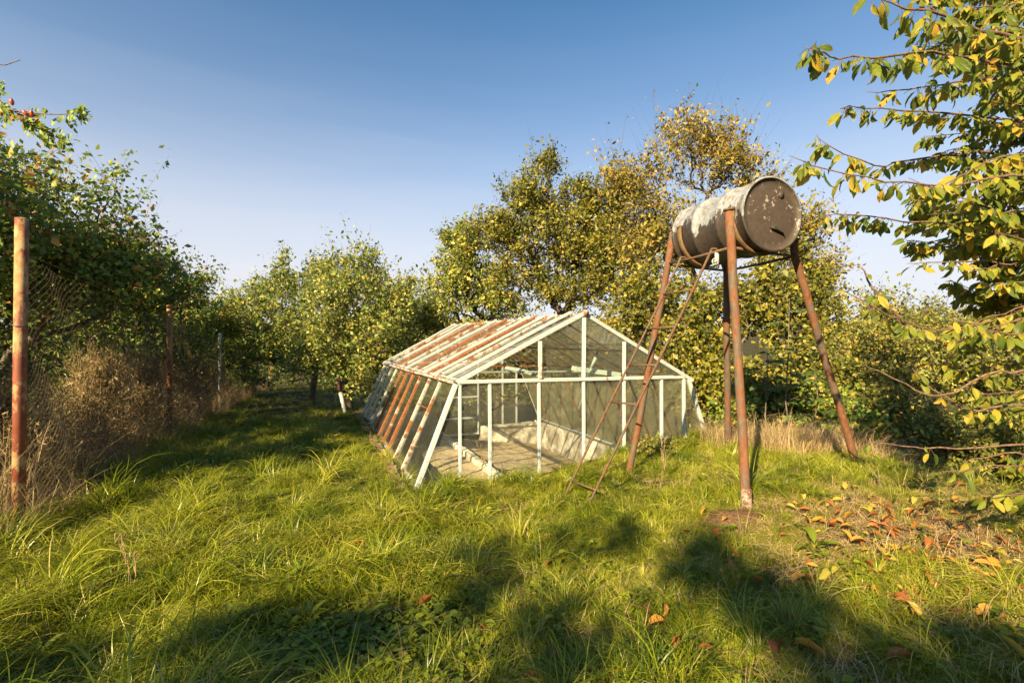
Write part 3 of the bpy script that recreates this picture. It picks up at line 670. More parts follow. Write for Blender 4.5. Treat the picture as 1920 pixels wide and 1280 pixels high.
def blob_pts(blobs, n, rng, shell=.55, clump=0):
    """blobs: (centre, radii, weight)"""
    sub = []
    if clump:
        for c, r, w_ in blobs:
            m_ = max(3, int(clump*min(3, w_))); v = unit(rng.normal(size=(m_, 3))); rr = .35+.65*rng.random((m_, 1))**.6
            for q in np.array(c)+v*rr*np.array(r)*.92:
                f = rng.uniform(.22, .48); sub.append((q, (r[0]*f*1.15, r[1]*f*1.15, r[2]*f*.85), w_*f*f*4/m_))
            sub.append((c, (r[0]*.8, r[1]*.8, r[2]*.8), w_*.10))
        blobs = sub
    w = np.array([b[2] for b in blobs], float); w /= w.sum(); out = []
    for (c, r, _), k in zip(blobs, rng.multinomial(n, w)):
        v = unit(rng.normal(size=(k, 3))); rad = (shell+(1-shell)*rng.random((k, 1)))*1.0
        rad *= (.82+.36*noise2(v[:, 0]*2+c[0], v[:, 2]*2+c[2], .6)[:, None])
        out.append(np.array(c)+v*rad*np.array(r))
    return np.concatenate(out)
def grow(base, trunk, pts, rng, alpha=.35, jit=.06, sub=3):
    """tips joined one by one to the nearest cheap place of what has grown: a branching skeleton"""
    N = [np.array(base, float)]; par = [-1]; plen = [0.0]
    for q in trunk:
        N.append(np.array(q, float)); par.append(len(N)-2); plen.append(plen[-1]+np.linalg.norm(N[-1]-N[-2])*.5)
    cap = len(N)+len(pts)*sub+5; A = np.zeros((cap, 3)); A[:len(N)] = N; PL = np.zeros(cap); PL[:len(N)] = plen; k = len(N); par = par+[0]*(cap-k)
    top = A[k-1].copy(); order = np.argsort(np.linalg.norm(pts-top, axis=1)); tips = []
    lo = 1 if len(trunk) > 1 else 0
    for i in order:
        p = pts[i]; dv = p-A[:k]; dist = np.linalg.norm(dv, axis=1)
        cost = dist+alpha*PL[:k]+.5*np.maximum(0, -dv[:, 2]); cost[:lo] += 5
        j = int(np.argmin(cost)); a = A[j]; L = dist[j]; prev = j
        for q in range(1, sub):
            u = q/sub; c = a+(p-a)*u+rng.normal(size=3)*jit*L*.6; c[2] += .10*L*math.sin(math.pi*u)
            A[k] = c; par[k] = prev; PL[k] = PL[prev]+np.linalg.norm(c-A[prev]); prev = k; k += 1
        A[k] = p; par[k] = prev; PL[k] = PL[prev]+np.linalg.norm(p-A[prev]); tips.append(k); k += 1
    A = A[:k]; par = np.array(par[:k]); cnt = np.zeros(k); cnt[tips] = 1
    for i in range(k-1, 0, -1):
        cnt[par[i]] += max(cnt[i], .0)
    return A, par, np.maximum(cnt, 1), np.array(tips)
LEAFMATS = {}
def tree(name, label, cat, base, trunk, blobs, ntip, per, leaf, wr, mat, seed, bark='bark', r_tip=.004, shoot=.35, up=.5, droop=0.0, group=None,
         tint=(.5, .22), bare=0, shell=.45, tmpl=LEAF_LO, hips=0, spread=.06, pw=.46, tg=0.0, sides=5, alpha=.35, crownname='crown', size_jit=.3, clump=14):
    rng = np.random.default_rng(seed); base = Vector(base)
    root = empty(name, base, label, cat, group)
    pts = blob_pts(blobs, ntip, rng, shell, clump)
    A, par, cnt, tips = grow(base, [np.array(q) for q in trunk], pts, rng, alpha)
    cen = sum(np.array(b[0])*b[2] for b in blobs)/sum(b[2] for b in blobs)
    i = np.arange(1, len(A)); rad = r_tip*cnt**pw
    big = cnt[i] > 6
    r0 = np.minimum(rad[par[i]], rad[i]*1.5); 
    tb = i[big]; V, Fc = tubes_np(A[par[tb]], A[tb], r0[big], rad[tb], 8)
    link('trunk', mesh_np('trunk', V, Fc, smooth=True), M[bark], root)
    # shoots with leaves
    out = unit(A[tips]-cen); sdir = unit(out*.55+np.array([0, 0, up])+rng.normal(size=out.shape)*.45)
    sl = shoot*(.45+.9*rng.random(len(tips)))
    S0 = A[tips]; S1 = S0+sdir*sl[:, None]
    lg = rng.random(len(tips)) < .07; S1[lg] = S0[lg]+unit(sdir[lg]+np.array([0, 0, .7]))*sl[lg, None]*2.2
    smb = i[~big]; p0 = np.concatenate([A[par[smb]], S0]); p1 = np.concatenate([A[smb], S1])
    ra = np.concatenate([r0[~big], np.full(len(tips), r_tip*.8)]); rb = np.concatenate([rad[smb], np.full(len(tips), r_tip*.35)])
    if bare:
        bi = rng.integers(0, len(tips), bare); bd = unit(out[bi]*.5+np.array([0, 0, .9])+rng.normal(size=(bare, 3))*.35)
        q0 = S0[bi]; q1 = q0+bd*(shoot*(2.2 if name == 'tall_thin_tree' else 1.1)*(.5+rng.random((bare, 1)))); p0 = np.concatenate([p0, q0]); p1 = np.concatenate([p1, q1])
        ra = np.concatenate([ra, np.full(bare, r_tip*.8)]); rb = np.concatenate([rb, np.full(bare, r_tip*.25)])
    V, Fc = tubes_np(p0, p1, ra, rb, 3)
    tag(link('twigs', mesh_np('twigs', V, Fc), M[bark], root), kind='stuff')
    k = rng.poisson(per*1.2, len(tips)); k[rng.random(len(tips)) < .06] = 0
    idx = np.repeat(np.arange(len(tips)), k); n_ = len(idx); u = rng.random((n_, 1))*1.15-.15
    par0 = A[par[tips]]; seg = par0[idx]+(S0[idx]-par0[idx])*rng.random((n_, 1))
    pos = np.where(u < 0, seg, S0[idx]+(S1-S0)[idx]*np.clip(u, 0, 1))+rng.normal(size=(n_, 3))*spread
    d = unit(rng.normal(size=(n_, 3))+sdir[idx]*.5+np.array([0, 0, -droop])); nr = unit(rng.normal(size=(n_, 3))*.8+np.array([0, 0, .5])+out[idx]*.5)
    ln = leaf*1.15*(1+size_jit*1.3*rng.normal(size=n_)).clip(.35, 2.0)
    tcl = rng.normal(size=len(tips))*tint[1]*.6
    zr = (pos[:, 2]-pos[:, 2].min())/max(.1, np.ptp(pos[:, 2]))
    tn = (tint[0]+tcl[idx]+rng.normal(size=n_)*tint[1]+tg*(zr-.5)).clip(0, 1)
    leaves_obj(crownname, pos, d, nr, ln, wr, tn, mat, root, tmpl)
    if hips:
        hm = M['hip_mesh']; hi = rng.integers(0, len(tips), hips)
        for q in hi:
            p = S0[q]+(S1-S0)[q]*rng.random()+rng.normal(size=3)*.04
            o = bpy.data.objects.new('rosehip', hm); C.objects.link(o); o.parent = root; o.location = Vector(p)-root.location
            o.rotation_euler = (rng.normal()*.5, rng.normal()*.5, 0); s_ = .65+.4*rng.random(); o.scale = (s_, s_, s_*1.2)
    return root
n = NT('red_rosehip'); M['hip'] = n.done(n.bsdf(n.ramp(n.noise(20, 2, n.obj()), [(.4, (.30, .02, .012)), (.6, (.42, .07, .02))]), .35))
V = []; Fc = []
for i in range(5):
    a = math.pi*i/4; r = max(.0008, math.sin(a)*.009)
    for k in range(7): b = 2*math.pi*k/7; V.append((r*math.cos(b), r*math.sin(b), math.cos(a)*.012))
for i in range(4):
    for k in range(7): a = i*7+k; b = i*7+(k+1) % 7; Fc.append((a, a+7, b+7, b))
M['hip_mesh'] = mesh_py('rosehip', V, Fc, True); M['hip_mesh'].materials.append(M['hip'])
def brighter(st_, k): return [(p, tuple(min(.6, v*k*j) for v, j in zip(c, (1.10, 1.03, .85)))) for p, c in st_]
LM = {
 'apple': leaf_mat('apple_leaves', brighter([(0, (.020, .042, .010)), (.45, (.055, .082, .018)), (.75, (.12, .135, .028)), (1, (.24, .20, .05))], 2.15), .34, .45, .4),
 'yellow': leaf_mat('yellowing_leaves', brighter([(0, (.03, .045, .010)), (.4, (.085, .098, .018)), (.75, (.18, .165, .028)), (1, (.30, .22, .04))], 1.5), .36, .45, .4),
 'tall': leaf_mat('thin_crown_leaves', brighter([(0, (.05, .06, .012)), (.5, (.15, .13, .03)), (.8, (.22, .17, .05)), (1, (.26, .13, .055))], 1.7), .36, .5, .3),
 'rose': leaf_mat('bramble_leaves', brighter([(0, (.016, .036, .009)), (.5, (.045, .075, .016)), (.85, (.10, .125, .02)), (1, (.20, .10, .03))], 2.5), .32, .5, .35),
 'far': leaf_mat('grey_green_thicket_leaves', brighter([(0, (.035, .048, .014)), (.5, (.085, .095, .022)), (.85, (.16, .155, .032)), (1, (.24, .14, .04))], 2.1), .3, .5, .35),
 'cherry': leaf_mat('cherry_leaves', brighter([(0, (.022, .050, .010)), (.45, (.065, .100, .014)), (.7, (.15, .165, .018)), (.88, (.26, .20, .025)), (1, (.34, .19, .03))], 1.75), .46, .38, .5, veins=True),
 'elder': leaf_mat('dark_elder_leaves', brighter([(0, (.018, .045, .012)), (1, (.06, .10, .02))], 1.5), .3, .4, .5, veins=True),
 'fallen': leaf_mat('fallen_leaves', [(0, (.13, .04, .02)), (.3, (.28, .09, .028)), (.55, (.42, .20, .04)), (.8, (.48, .33, .045)), (1, (.34, .33, .06))], .22, .5, .35, veins=True),
 'dry': leaf_mat('dry_weed', [(0, (.10, .075, .035)), (.45, (.28, .21, .10)), (1, (.52, .42, .23))], .3, .7, .2),
}
def B(px, py, Y, rpx, rpy, dy, w=1.0):
    c = P(px, py, Y); return (tuple(c), (rpx/F*Y, dy, rpy/F*Y), w)
def gp(px, Y, dz=0): x = (px-960)/F*Y; return Vector((x, Y, float(GZ(x, Y))+dz))

# ---- orchard trees down the path
tree('apple_tree', 'broad apple tree overhanging the end of the grass path, left of the greenhouse', 'tree', gp(585, 14), [gp(588, 14, .5), gp(592, 14, 1.0)],
     [B(530, 560, 14, 80, 60, 1.2, 2), B(470, 590, 14, 45, 50, 1.0, 1), B(560, 620, 13.5, 90, 55, 1.3, 2), B(530, 520, 14, 20, 40, .4, .5), B(600, 530, 14, 30, 45, .5, .6), B(480, 665, 13, 60, 28, .8, .8)],
     900, 15, .072, .55, LM['apple'], 1, up=.9, shoot=.42, spread=.07)
tree('apple_tree', 'apple tree with upright shoots over the leaning white post', 'tree', gp(655, 11.6), [gp(650, 11.6, .4), gp(643, 11.6, .95)],
     [B(670, 590, 11.8, 90, 70, 1.2, 3), B(630, 540, 12, 45, 50, .7, 1), B(690, 520, 12, 35, 52, .6, 1), B(720, 630, 11.5, 55, 60, .9, 1.4), B(610, 670, 11.2, 65, 45, .8, 1.2), B(740, 575, 12, 35, 40, .6, .6), B(700, 700, 11.4, 45, 50, .6, .8)],
     1300, 15, .068, .55, LM['apple'], 2, up=.9, shoot=.42, tint=(.56, .2), spread=.06)
tree('small_apple_tree', 'low apple tree just beyond the back left corner of the greenhouse', 'tree', gp(770, 15), [gp(770, 15, .6), gp(772, 15, 1.1)],
     [B(765, 600, 15, 38, 55, .8, 1), B(760, 550, 15, 20, 28, .4, .4), B(800, 590, 15.5, 45, 40, .8, .9)], 420, 13, .075, .55, LM['apple'], 3, up=.8, shoot=.35)
tree('plum_tree', 'drooping fruit tree with open arching boughs behind the greenhouse roof', 'tree', gp(905, 14.5), [gp(905, 14.5, .6), gp(902, 14.5, 1.2), gp(905, 14.5, 1.8)],
     [B(870, 455, 14, 35, 35, .7, .8), B(850, 560, 14, 60, 45, 1.0, 1.5), B(900, 520, 14, 60, 45, .9, 1.2), B(930, 580, 14, 70, 30, .9, 1.1), B(820, 600, 14, 35, 28, .6, .5), B(870, 500, 14, 50, 50, .8, 1.2), B(840, 450, 14, 16, 22, .4, .3)],
     1100, 14, .075, .55, LM['apple'], 4, up=.35, shoot=.35, tint=(.64, .2), bark='bark_dark')
tree('pear_tree', 'tall yellow-green tree rising behind the greenhouse ridge', 'tree', gp(1060, 13.5), [gp(1058, 13.5, 1), gp(1050, 13.5, 2.0), gp(1052, 13.4, 3.0)],
     [B(1010, 370, 13, 62, 55, .9, 2), B(1040, 450, 13, 110, 62, 1.3, 3.4), B(960, 430, 13, 40, 40, .7, 1), B(1120, 420, 13, 55, 45, .8, 1.3), B(1025, 315, 13, 26, 28, .4, .4), B(1095, 375, 13, 50, 35, .6, 1), B(1150, 365, 12.6, 40, 50, .6, 1), B(920, 440, 13.4, 45, 38, .7, 1), B(1060, 540, 12.8, 80, 40, 1.0, 1.4), B(1150, 500, 12.5, 75, 75, .9, 2.2), B(1190, 440, 12.5, 50, 50, .8, 1.2), B(1100, 480, 13, 70, 60, 1, 1.6), B(970, 520, 13, 50, 50, .8, 1)],
     2600, 16, .07, .55, LM['yellow'], 5, up=.55, shoot=.38, tint=(.44, .2), bark='bark_dark', bare=30)
tree('tall_thin_tree', 'tallest tree with a thin reddish crown and bare twigs behind the drum', 'tree', gp(1310, 11.5), [gp(1312, 11.4, 1), gp(1308, 11.4, 2.2), gp(1308, 11.4, 3.4)],
     [B(1290, 290, 11.3, 62, 70, .8, 1.6), B(1210, 350, 11.3, 60, 65, .8, 1.3), B(1350, 300, 11.3, 55, 60, .7, 1.1), B(1250, 430, 11.2, 95, 50, .9, 1.6), B(1420, 330, 11.3, 50, 40, .6, .6), B(1385, 400, 11.3, 70, 70, .8, 1.0), B(1160, 330, 11.4, 30, 40, .4, .3), B(1230, 480, 11, 80, 50, .8, 1.4), B(1440, 430, 11.2, 60, 55, .7, .9), B(1500, 440, 11, 45, 60, .6, .8), B(1530, 520, 10.6, 40, 50, .6, .8)],
     1500, 12, .072, .5, LM['tall'], 6, up=.8, shoot=.45, tint=(.44, .2), bark='bark_dark', bare=130, tg=.3, pw=.42)
# ---- thicket on the right of the greenhouse
tree('hazel_bush', 'dense yellow-green bush between the greenhouse side and the drum stand', 'bush', gp(1280, 10.4), [gp(1280, 10.4, .5)],
     [B(1240, 560, 10, 85, 70, .8, 2), B(1170, 600, 11.6, 70, 60, .8, 1.2), B(1310, 620, 9.2, 65, 80, .7, 2), B(1330, 740, 8.8, 50, 80, .6, 1.6), B(1250, 680, 10, 60, 60, .6, 1)],
     1500, 15, .062, .75, LM['yellow'], 7, up=.3, shoot=.28, tint=(.45, .22), shell=.3, droop=.3)
tree('hazel_bush', 'dense leafy bush right behind the legs of the drum stand', 'bush', gp(1450, 8.8), [gp(1450, 8.8, .5)],
     [B(1420, 580, 9, 70, 75, .7, 2), B(1500, 580, 9.2, 60, 75, .7, 1.6), B(1420, 720, 8.2, 70, 80, .6, 2), B(1510, 720, 8.2, 65, 75, .6, 1.8), B(1470, 500, 9.4, 50, 45, .5, .6)],
     1500, 15, .06, .75, LM['yellow'], 8, up=.3, shoot=.26, tint=(.42, .22), shell=.3, droop=.3)
tree('ivy_thicket', 'low dark green thicket at the foot of the bushes behind the stand', 'bush', gp(1460, 7.6), [gp(1460, 7.6, .3)],
     [B(1390, 790, 7.6, 60, 50, .4, 1), B(1500, 790, 7.4, 70, 50, .4, 1.2), B(1590, 800, 7.2, 60, 55, .4, 1)], 600, 12, .06, .7, LM['rose'], 9, up=.3, shoot=.22, tint=(.6, .2), shell=.2)
tree('thorn_bush', 'grey-green thorn bush on the far right slope behind the stand', 'bush', gp(1660, 10), [gp(1660, 10, .4)],
     [B(1650, 600, 10, 70, 55, .9, 1.6), B(1600, 670, 9, 60, 70, .7, 1.4), B(1690, 690, 9, 80, 75, .7, 1.8), B(1640, 780, 8, 90, 60, .6, 1.5)],
     1500, 14, .05, .6, LM['far'], 10, up=.4, shoot=.25, tint=(.45, .24), shell=.3)
tree('thorn_bush', 'grey-green thorn bush at the right edge beneath the cherry branches', 'bush', gp(1850, 8.5), [gp(1850, 8.5, .4)],
     [B(1800, 610, 10, 80, 45, .9, 1.2), B(1830, 700, 8.5, 90, 80, .7, 2), B(1920, 680, 8, 80, 100, .7, 1.5), B(1780, 820, 7, 90, 70, .6, 1.6), B(1900, 840, 6.5, 80, 90, .6, 1.6), B(2050, 720, 8, 100, 120, .7, 1)],
     1900, 14, .048, .6, LM['far'], 12, up=.4, shoot=.25, tint=(.38, .24), shell=.3)
tree('bush', 'shrubs seen through the glass beyond the back of the greenhouse', 'bush', gp(930, 13.6), [gp(930, 13.6, .3)],
     [B(900, 690, 13.6, 90, 60, .6, 1.5), B(1000, 700, 13.6, 80, 60, .6, 1.5), B(1080, 650, 13, 60, 60, .6, 1.2), B(820, 680, 13.8, 50, 50, .6, .8)], 800, 14, .07, .7, LM['yellow'], 13, shell=.2, tint=(.42, .2))
# far wood and field edge
for k, (px, w) in enumerate(((300, 1), (620, 1), (820, .8), (1550, 1), (1750, 1.2), (2000, 1.2))):
    Yf = 45+7*(k % 3)
    tree('distant_tree', ['distant tree seen over the left thicket', 'distant tree low behind the apple trees', 'distant tree in the gap left of the roof', 'distant tree in the sky gap right of the stand', 'distant tree behind the thorn bushes', 'distant tree hidden by the cherry branches'][k], 'tree',
         (P(px, 640, Yf).x, Yf, -1.6), [(P(px, 640, Yf).x, Yf, 0)], [B(px-40, 625, Yf, 70, 30, 3, 1), B(px+60, 630, Yf, 60, 25, 3, 1), B(px, 650, Yf, 120, 22, 3, 1.5)],
         260, 14, .42, .7, LM['far'], 20+k, shoot=.9, spread=.5, r_tip=.02, shell=.2, group='distant trees beyond the garden')
# ---- rose bushes along the fence
rb = [((-5.6, 5.5), 'nearest tall dog rose with red hips behind the first fence post', [(0, 0, 2.6, 1.15, 1.2, 1.0), (-.5, -.3, 3.0, .8, .9, .8), (.4, .4, 2.4, .6, 1.0, .6), (-.9, .5, 1.7, .8, .8, 1.1)], 1700, 24),
      ((-7.15, 8.6), 'second dog rose behind the fence between the first two posts', [(0, 0, 1.9, 1.2, 1.6, 1.6), (.2, .2, 2.6, .8, 1.2, .8), (.75, .2, 2.3, .5, 1.4, .55)], 1500, 14),
      ((-8.3, 11.8), 'third overgrown bush behind the ochre fence post', [(0, 0, 1.7, 1.2, 1.7, 1.5), (.3, .2, 2.3, .8, 1.2, .8), (.8, .2, 2.0, .5, 1.5, .5)], 1200, 8),
      ((-9.6, 15.4), 'far bush arching over the fence near the dark posts', [(0, 0, 1.5, 1.4, 2.2, 1.5), (.8, 0, 1.0, .8, 2, 1.0)], 900, 0),
      ((-10.7, 20), 'last bush closing the end of the fence', [(0, 0, 1.2, 2.2, 2.2, 1.6), (3.0, 1.5, .6, 2.0, 1.2, 1.4)], 700, 0),
      ((-6.9, 2.4), 'tall rose bush outside the left edge beyond the near fence', [(0, 0, 1.2, 1.1, 1.1, 1.2)], 500, 0),
      ((-4.75, 3.9), 'rose bush grown up through the wire around the nearest post', [(-.35, 0, 2.0, .55, .6, .75), (-.5, .2, 1.2, .5, .6, .6), (-.45, .1, 2.9, .6, .6, .5)], 300, 8)]
for k, ((x, y), lb, bl, nt, hp) in enumerate(rb):
    g = float(GZ(x, y))
    tree('rose_bush', lb, 'bush', (x, y, g), [(x, y, g+.3)], [((x+a, y+b, g+c), (ra, rb_, rc), ra*rc) for a, b, c, ra, rb_, rc in bl], int(nt*1.0), 18, .052 if k < 3 else .078, .62, LM['rose'], 40+k,
         up=.35, shoot=.32, tint=(.50, .24), shell=.35, bark='bark', hips=hp, r_tip=.003, bare=120 if k < 3 else 40, clump=26, group='rose bushes behind the fence', tg=.35)
print('trees done')
# ------------------------------------------------------------------ cherry tree on the right
def polyY(pts):
    return [P(*p) for p in pts]
ch = empty('cherry_tree', (4.6, 3.0, -.4), 'cherry tree reaching large yellowing leaves in from the right edge', 'tree')
rng = np.random.default_rng(77)
part('trunk', tube_mesh('trunk', [(4.6, 3.0, -.6), (4.55, 2.95, .4), (4.5, 2.9, 1.3), (4.4, 2.85, 2.3), (4.3, 2.9, 3.3), (4.1, 3.0, 4.2)], [.16, .13, .12, .10, .07, .04], 14), 'bark', ch)
BR = [  # (points (px,py,Y), leaf density per m)
 ([(2250, 250, 2.9), (2050, 130, 2.5), (1920, 72, 2.3), (1800, 45, 2.2), (1700, 15, 2.1), (1625, -8, 2.1)], 26),
 ([(2250, 150, 2.9), (2040, 110, 2.6), (1920, 88, 2.5), (1840, 60, 2.4), (1760, 20, 2.4), (1700, -30, 2.3)], 24),
 ([(2200, 260, 3), (2000, 170, 2.6), (1860, 120, 2.35), (1750, 98, 2.2), (1660, 106, 2.1), (1575, 108, 2.05), (1530, 96, 2.0), (1510, 88, 2.0)], 34),
 ([(2200, 300, 3), (2000, 150, 2.8), (1880, 148, 2.6), (1790, 158, 2.5), (1700, 168, 2.4), (1625, 172, 2.35)], 30),
 ([(2200, 340, 3), (2020, 260, 2.9), (1900, 225, 2.8), (1790, 212, 2.7), (1690, 205, 2.6), (1590, 200, 2.55), (1580, 212, 2.5)], 34),
 ([(2250, 430, 3), (2050, 350, 2.8), (1900, 330, 2.6), (1780, 348, 2.5), (1660, 340, 2.4), (1560, 318, 2.35), (1480, 292, 2.3)], 30),
 ([(2150, 430, 3.1), (1950, 400, 2.9), (1830, 415, 2.8), (1700, 412, 2.7), (1590, 402, 2.6), (1540, 404, 2.6)], 20),
 ([(2100, 480, 3.2), (1900, 300, 3.0), (1800, 290, 2.9), (1700, 300, 2.8), (1640, 310, 2.7), (1560, 278, 2.6), (1532, 252, 2.6)], 20),
 ([(2200, 600, 3.2), (2000, 560, 3.0), (1880, 595, 2.8), (1760, 620, 2.7), (1660, 590, 2.6), (1600, 555, 2.6), (1560, 535, 2.6)], 13),
 ([(1700, 608, 2.62), (1650, 560, 2.6), (1620, 510, 2.6), (1612, 495, 2.6)], 8),
 ([(2200, 560, 3.2), (2000, 520, 3.0), (1850, 490, 2.9), (1770, 492, 2.8), (1700, 494, 2.8)], 12),
 ([(2200, 680, 3), (2020, 660, 2.7), (1920, 628, 2.5), (1850, 618, 2.4), (1780, 590, 2.4)], 24),
 ([(2150, 740, 3), (2000, 700, 2.6), (1920, 695, 2.4), (1850, 705, 2.4), (1760, 745, 2.4), (1700, 720, 2.4), (1630, 690, 2.4), (1618, 680, 2.4)], 7),
 ([(2150, 860, 3), (2000, 840, 2.8), (1880, 834, 2.7), (1760, 838, 2.7), (1690, 832, 2.7), (1625, 834, 2.7)], 4),
 ([(2050, 800, 2.8), (1920, 760, 2.6), (1830, 770, 2.6), (1750, 730, 2.6), (1710, 690, 2.6)], 12),
 ([(2100, 900, 2.9), (1960, 860, 2.7), (1880, 850, 2.6), (1800, 870, 2.7)], 12),
]
# dense mass further right/back
for k in range(100):
    y0 = rng.uniform(-60, 600); x1 = rng.uniform(1690, 1900) + (0 if 150 < y0 < 520 else 10)
    if y0 > 500: x1 += 60
    Y1 = rng.uniform(2.7, 3.9); y1 = y0+rng.uniform(-70, 110)
    BR.append(([(2300, 300+y0*.3, 3.3), (2080, lerp(300, y0, .7), 3.2), (lerp(2080, x1, .5), y0+rng.uniform(-15, 15), Y1), (lerp(2080, x1, .8), (y0+y1)/2, Y1), (x1, y1, Y1)], 30))
for k in range(13):
    y0 = rng.uniform(540, 930); x1 = rng.uniform(1760, 1900); Y1 = rng.uniform(2.4, 3.8)
    BR.append(([(2250, 700, 3.2), (2050, y0-20, 3.1), (lerp(2050, x1, .5), y0+rng.uniform(-15, 15), Y1), (x1, y0+rng.uniform(-10, 40), Y1)], 17))
hp_, hd, hn, hl = [], [], [], []; petiole = []
for bi, (pl, dens) in enumerate(BR):
    pts = polyY(pl)
    # smooth resample
    rs = []
    for a in range(len(pts)-1):
        p0 = pts[max(a-1, 0)]; p1 = pts[a]; p2 = pts[a+1]; p3 = pts[min(a+2, len(pts)-1)]
        for u in (0, .33, .66):
            rs.append(.5*((2*p1)+(p2-p0)*u+(2*p0-5*p1+4*p2-p3)*u*u+(3*p1-p0-3*p2+p3)*u**3)+Vector(rng.normal(size=3)*.006))
    rs.append(pts[-1]); n_ = len(rs)
    r_0 = .015 if bi < 2 else (.009 if bi < 16 else .007)
    part('branch', tube_mesh('branch', rs, [lerp(r_0, .0016, i/(n_-1)) for i in range(n_)], 7), 'bark_red', ch)
    for i in range(n_-1):
        a, b = rs[i], rs[i+1]; L = (b-a).length
        if a.x/a.y > 1.25: continue
        k = rng.poisson(dens*L*(1.25 if i > n_*.3 else .9))
        for _ in range(k):
            # clusters of spur leaves
            q = a.lerp(b, rng.random()); m = rng.integers(1, 4) if bi < 16 else rng.integers(2, 5)
            for _ in range(m):
                az = rng.uniform(0, 6.28); d = Vector((math.cos(az)*.65-.25, math.sin(az)*.65, -.85+rng.normal()*.3)).normalized()
                stl = rng.uniform(.015, .04); pd = (d+Vector(rng.normal(size=3)*.4)).normalized(); q2 = q+pd*stl
                petiole.append((q, q2)); hp_.append(q2); hd.append(d); hn.append(Vector(rng.normal(size=3)*.9+np.array([-.5, -.7, .5]))); hl.append(rng.uniform(.04, .108)*rng.uniform(.78, 1))
    # terminal leaves
hp_ = np.array([tuple(v) for v in hp_]); hd = np.array([tuple(v) for v in hd]); hn = np.array([tuple(v) for v in hn]); hl = np.array(hl)
tn = (rng.normal(size=len(hp_))*.19+.54).clip(0, 1); yel = rng.random(len(hp_)) < .07; tn[yel] = rng.uniform(.75, .95, yel.sum())
pxs = 960+F*hp_[:, 0]/hp_[:, 1]; pys = 640-(hp_[:, 2]-EYE)/hp_[:, 1]*F
vis = (pxs < 1925) & (pys > -10) & (hp_[:, 1] > 0)
score = np.where(vis, hl/hp_[:, 1], 0); order = np.argsort(-score); near = order[:300]; rest = order[300:]
print('cherry leaves', len(hp_))
for i in near:
    V, Fc, uv = leaf_geo(np.zeros((1, 3)), hd[i:i+1], hn[i:i+1], hl[i:i+1], rng.uniform(.30, .52), LEAF_HI)
    me = mesh_np('leaf', V, Fc, {'tint': np.full(len(V), tn[i])}, uv=uv, smooth=True)
    o = bpy.data.objects.new('leaf', me); me.materials.append(LM['cherry']); C.objects.link(o); o.parent = ch; o.location = Vector(hp_[i])-ch.location
leaves_obj('foliage', hp_[rest], hd[rest], hn[rest], hl[rest], .43, tn[rest], LM['cherry'], ch, LEAF_HI)
V, Fc = tubes_np(np.array([tuple(a) for a, b in petiole]), np.array([tuple(b) for a, b in petiole]), np.full(len(petiole), .0011), np.full(len(petiole), .0009), 3)
tag(link('leaf_stalks', mesh_np('leaf_stalks', V, Fc), M['bark_red'], ch), kind='stuff')

# ------------------------------------------------------------------ arching rose cane top left
rc = empty('rose_bush', (-3.1, 2.0, .1), 'arching rose canes with small leaves and hips entering at the upper left', 'bush')
canes = [[(-500, 900, 1.9), (-420, 500, 1.9), (-250, 260, 1.85), (-100, 195, 1.8), (0, 205, 1.8), (60, 213, 1.8), (110, 215, 1.8), (155, 212, 1.8)],
         [(-250, 260, 1.85), (-80, 180, 1.85), (0, 190, 1.85), (50, 225, 1.8), (85, 245, 1.8), (118, 265, 1.8)],
         [(-420, 500, 1.9), (-200, 200, 1.9), (-80, 130, 1.85), (-20, 150, 1.85), (10, 158, 1.85)],
         [(-420, 500, 1.9), (-200, 200, 2.0), (-60, 118, 2.0), (10, 122, 2.0), (38, 113, 2.0)]]
lp_, ldr, lnr, ll = [], [], [], []
for ci, c in enumerate(canes):
    pts = polyY(c); rs = []
    for a in range(len(pts)-1):
        for u in (0, .5): rs.append(pts[a].lerp(pts[a+1], u))
    rs.append(pts[-1]); n_ = len(rs)
    part('cane', tube_mesh('cane', rs, [lerp(.005, .0012, i/(n_-1)) for i in range(n_)], 6), 'bark_red', rc)
    if ci == 3: continue
    for i in range(n_-1):
        if rs[i].x/rs[i].y < -1.2: continue
        clus = 4 if ci == 1 else 2
        if ci == 0: clus = {0: 7, 1: 4, 2: 1, 3: 0, 4: 2, 5: 3}.get(n_-2-i, 3)
        for _ in range(clus):
            q = rs[i].lerp(rs[i+1], rng.random()); ax = Vector((rng.uniform(-.2, 1), rng.uniform(-.6, .3), rng.uniform(-.9, .15))).normalized()
            for k in range(7):
                sd_ = (k % 2*2-1)*(k < 6); w = Vector((ax.z, .2, -ax.x))*sd_
                lp_.append(q+ax*(.012+.012*(k//2))); d = (ax*.6+w).normalized() if sd_ else ax; ldr.append(d); lnr.append(Vector(rng.normal(size=3)*.5+np.array([-.3, -.5, .7]))); ll.append(rng.uniform(.018, .03))
f_ = lambda L: np.array([tuple(v) for v in L])
n_ = len(ll); LV_, LF_, Luv = leaf_geo(f_(lp_), f_(ldr), f_(lnr), np.array(ll), .6, LEAF_HI)
for i in range(n_):
    s_ = slice(i*11, i*11+11); me = mesh_np('leaf', LV_[s_]-np.array(lp_[i]), LEAF_HI[1], {'tint': np.full(11, rng.uniform(.35, .85))}, uv=Luv[s_])
    me.materials.append(LM['rose']); o = bpy.data.objects.new('leaf', me); C.objects.link(o); o.parent = rc; o.location = lp_[i]-rc.location
for px, py in ((22, 191), (3, 208), (25, 221), (40, 222), (60, 214), (47, 212), (70, 228), (96, 252)):
    o = bpy.data.objects.new('rosehip', M['hip_mesh']); C.objects.link(o); o.parent = rc; o.location = P(px, py, 1.8)-rc.location; o.scale = (.85, .85, 1.1); o.rotation_euler = (rng.normal()*.4, rng.normal()*.5, 0)

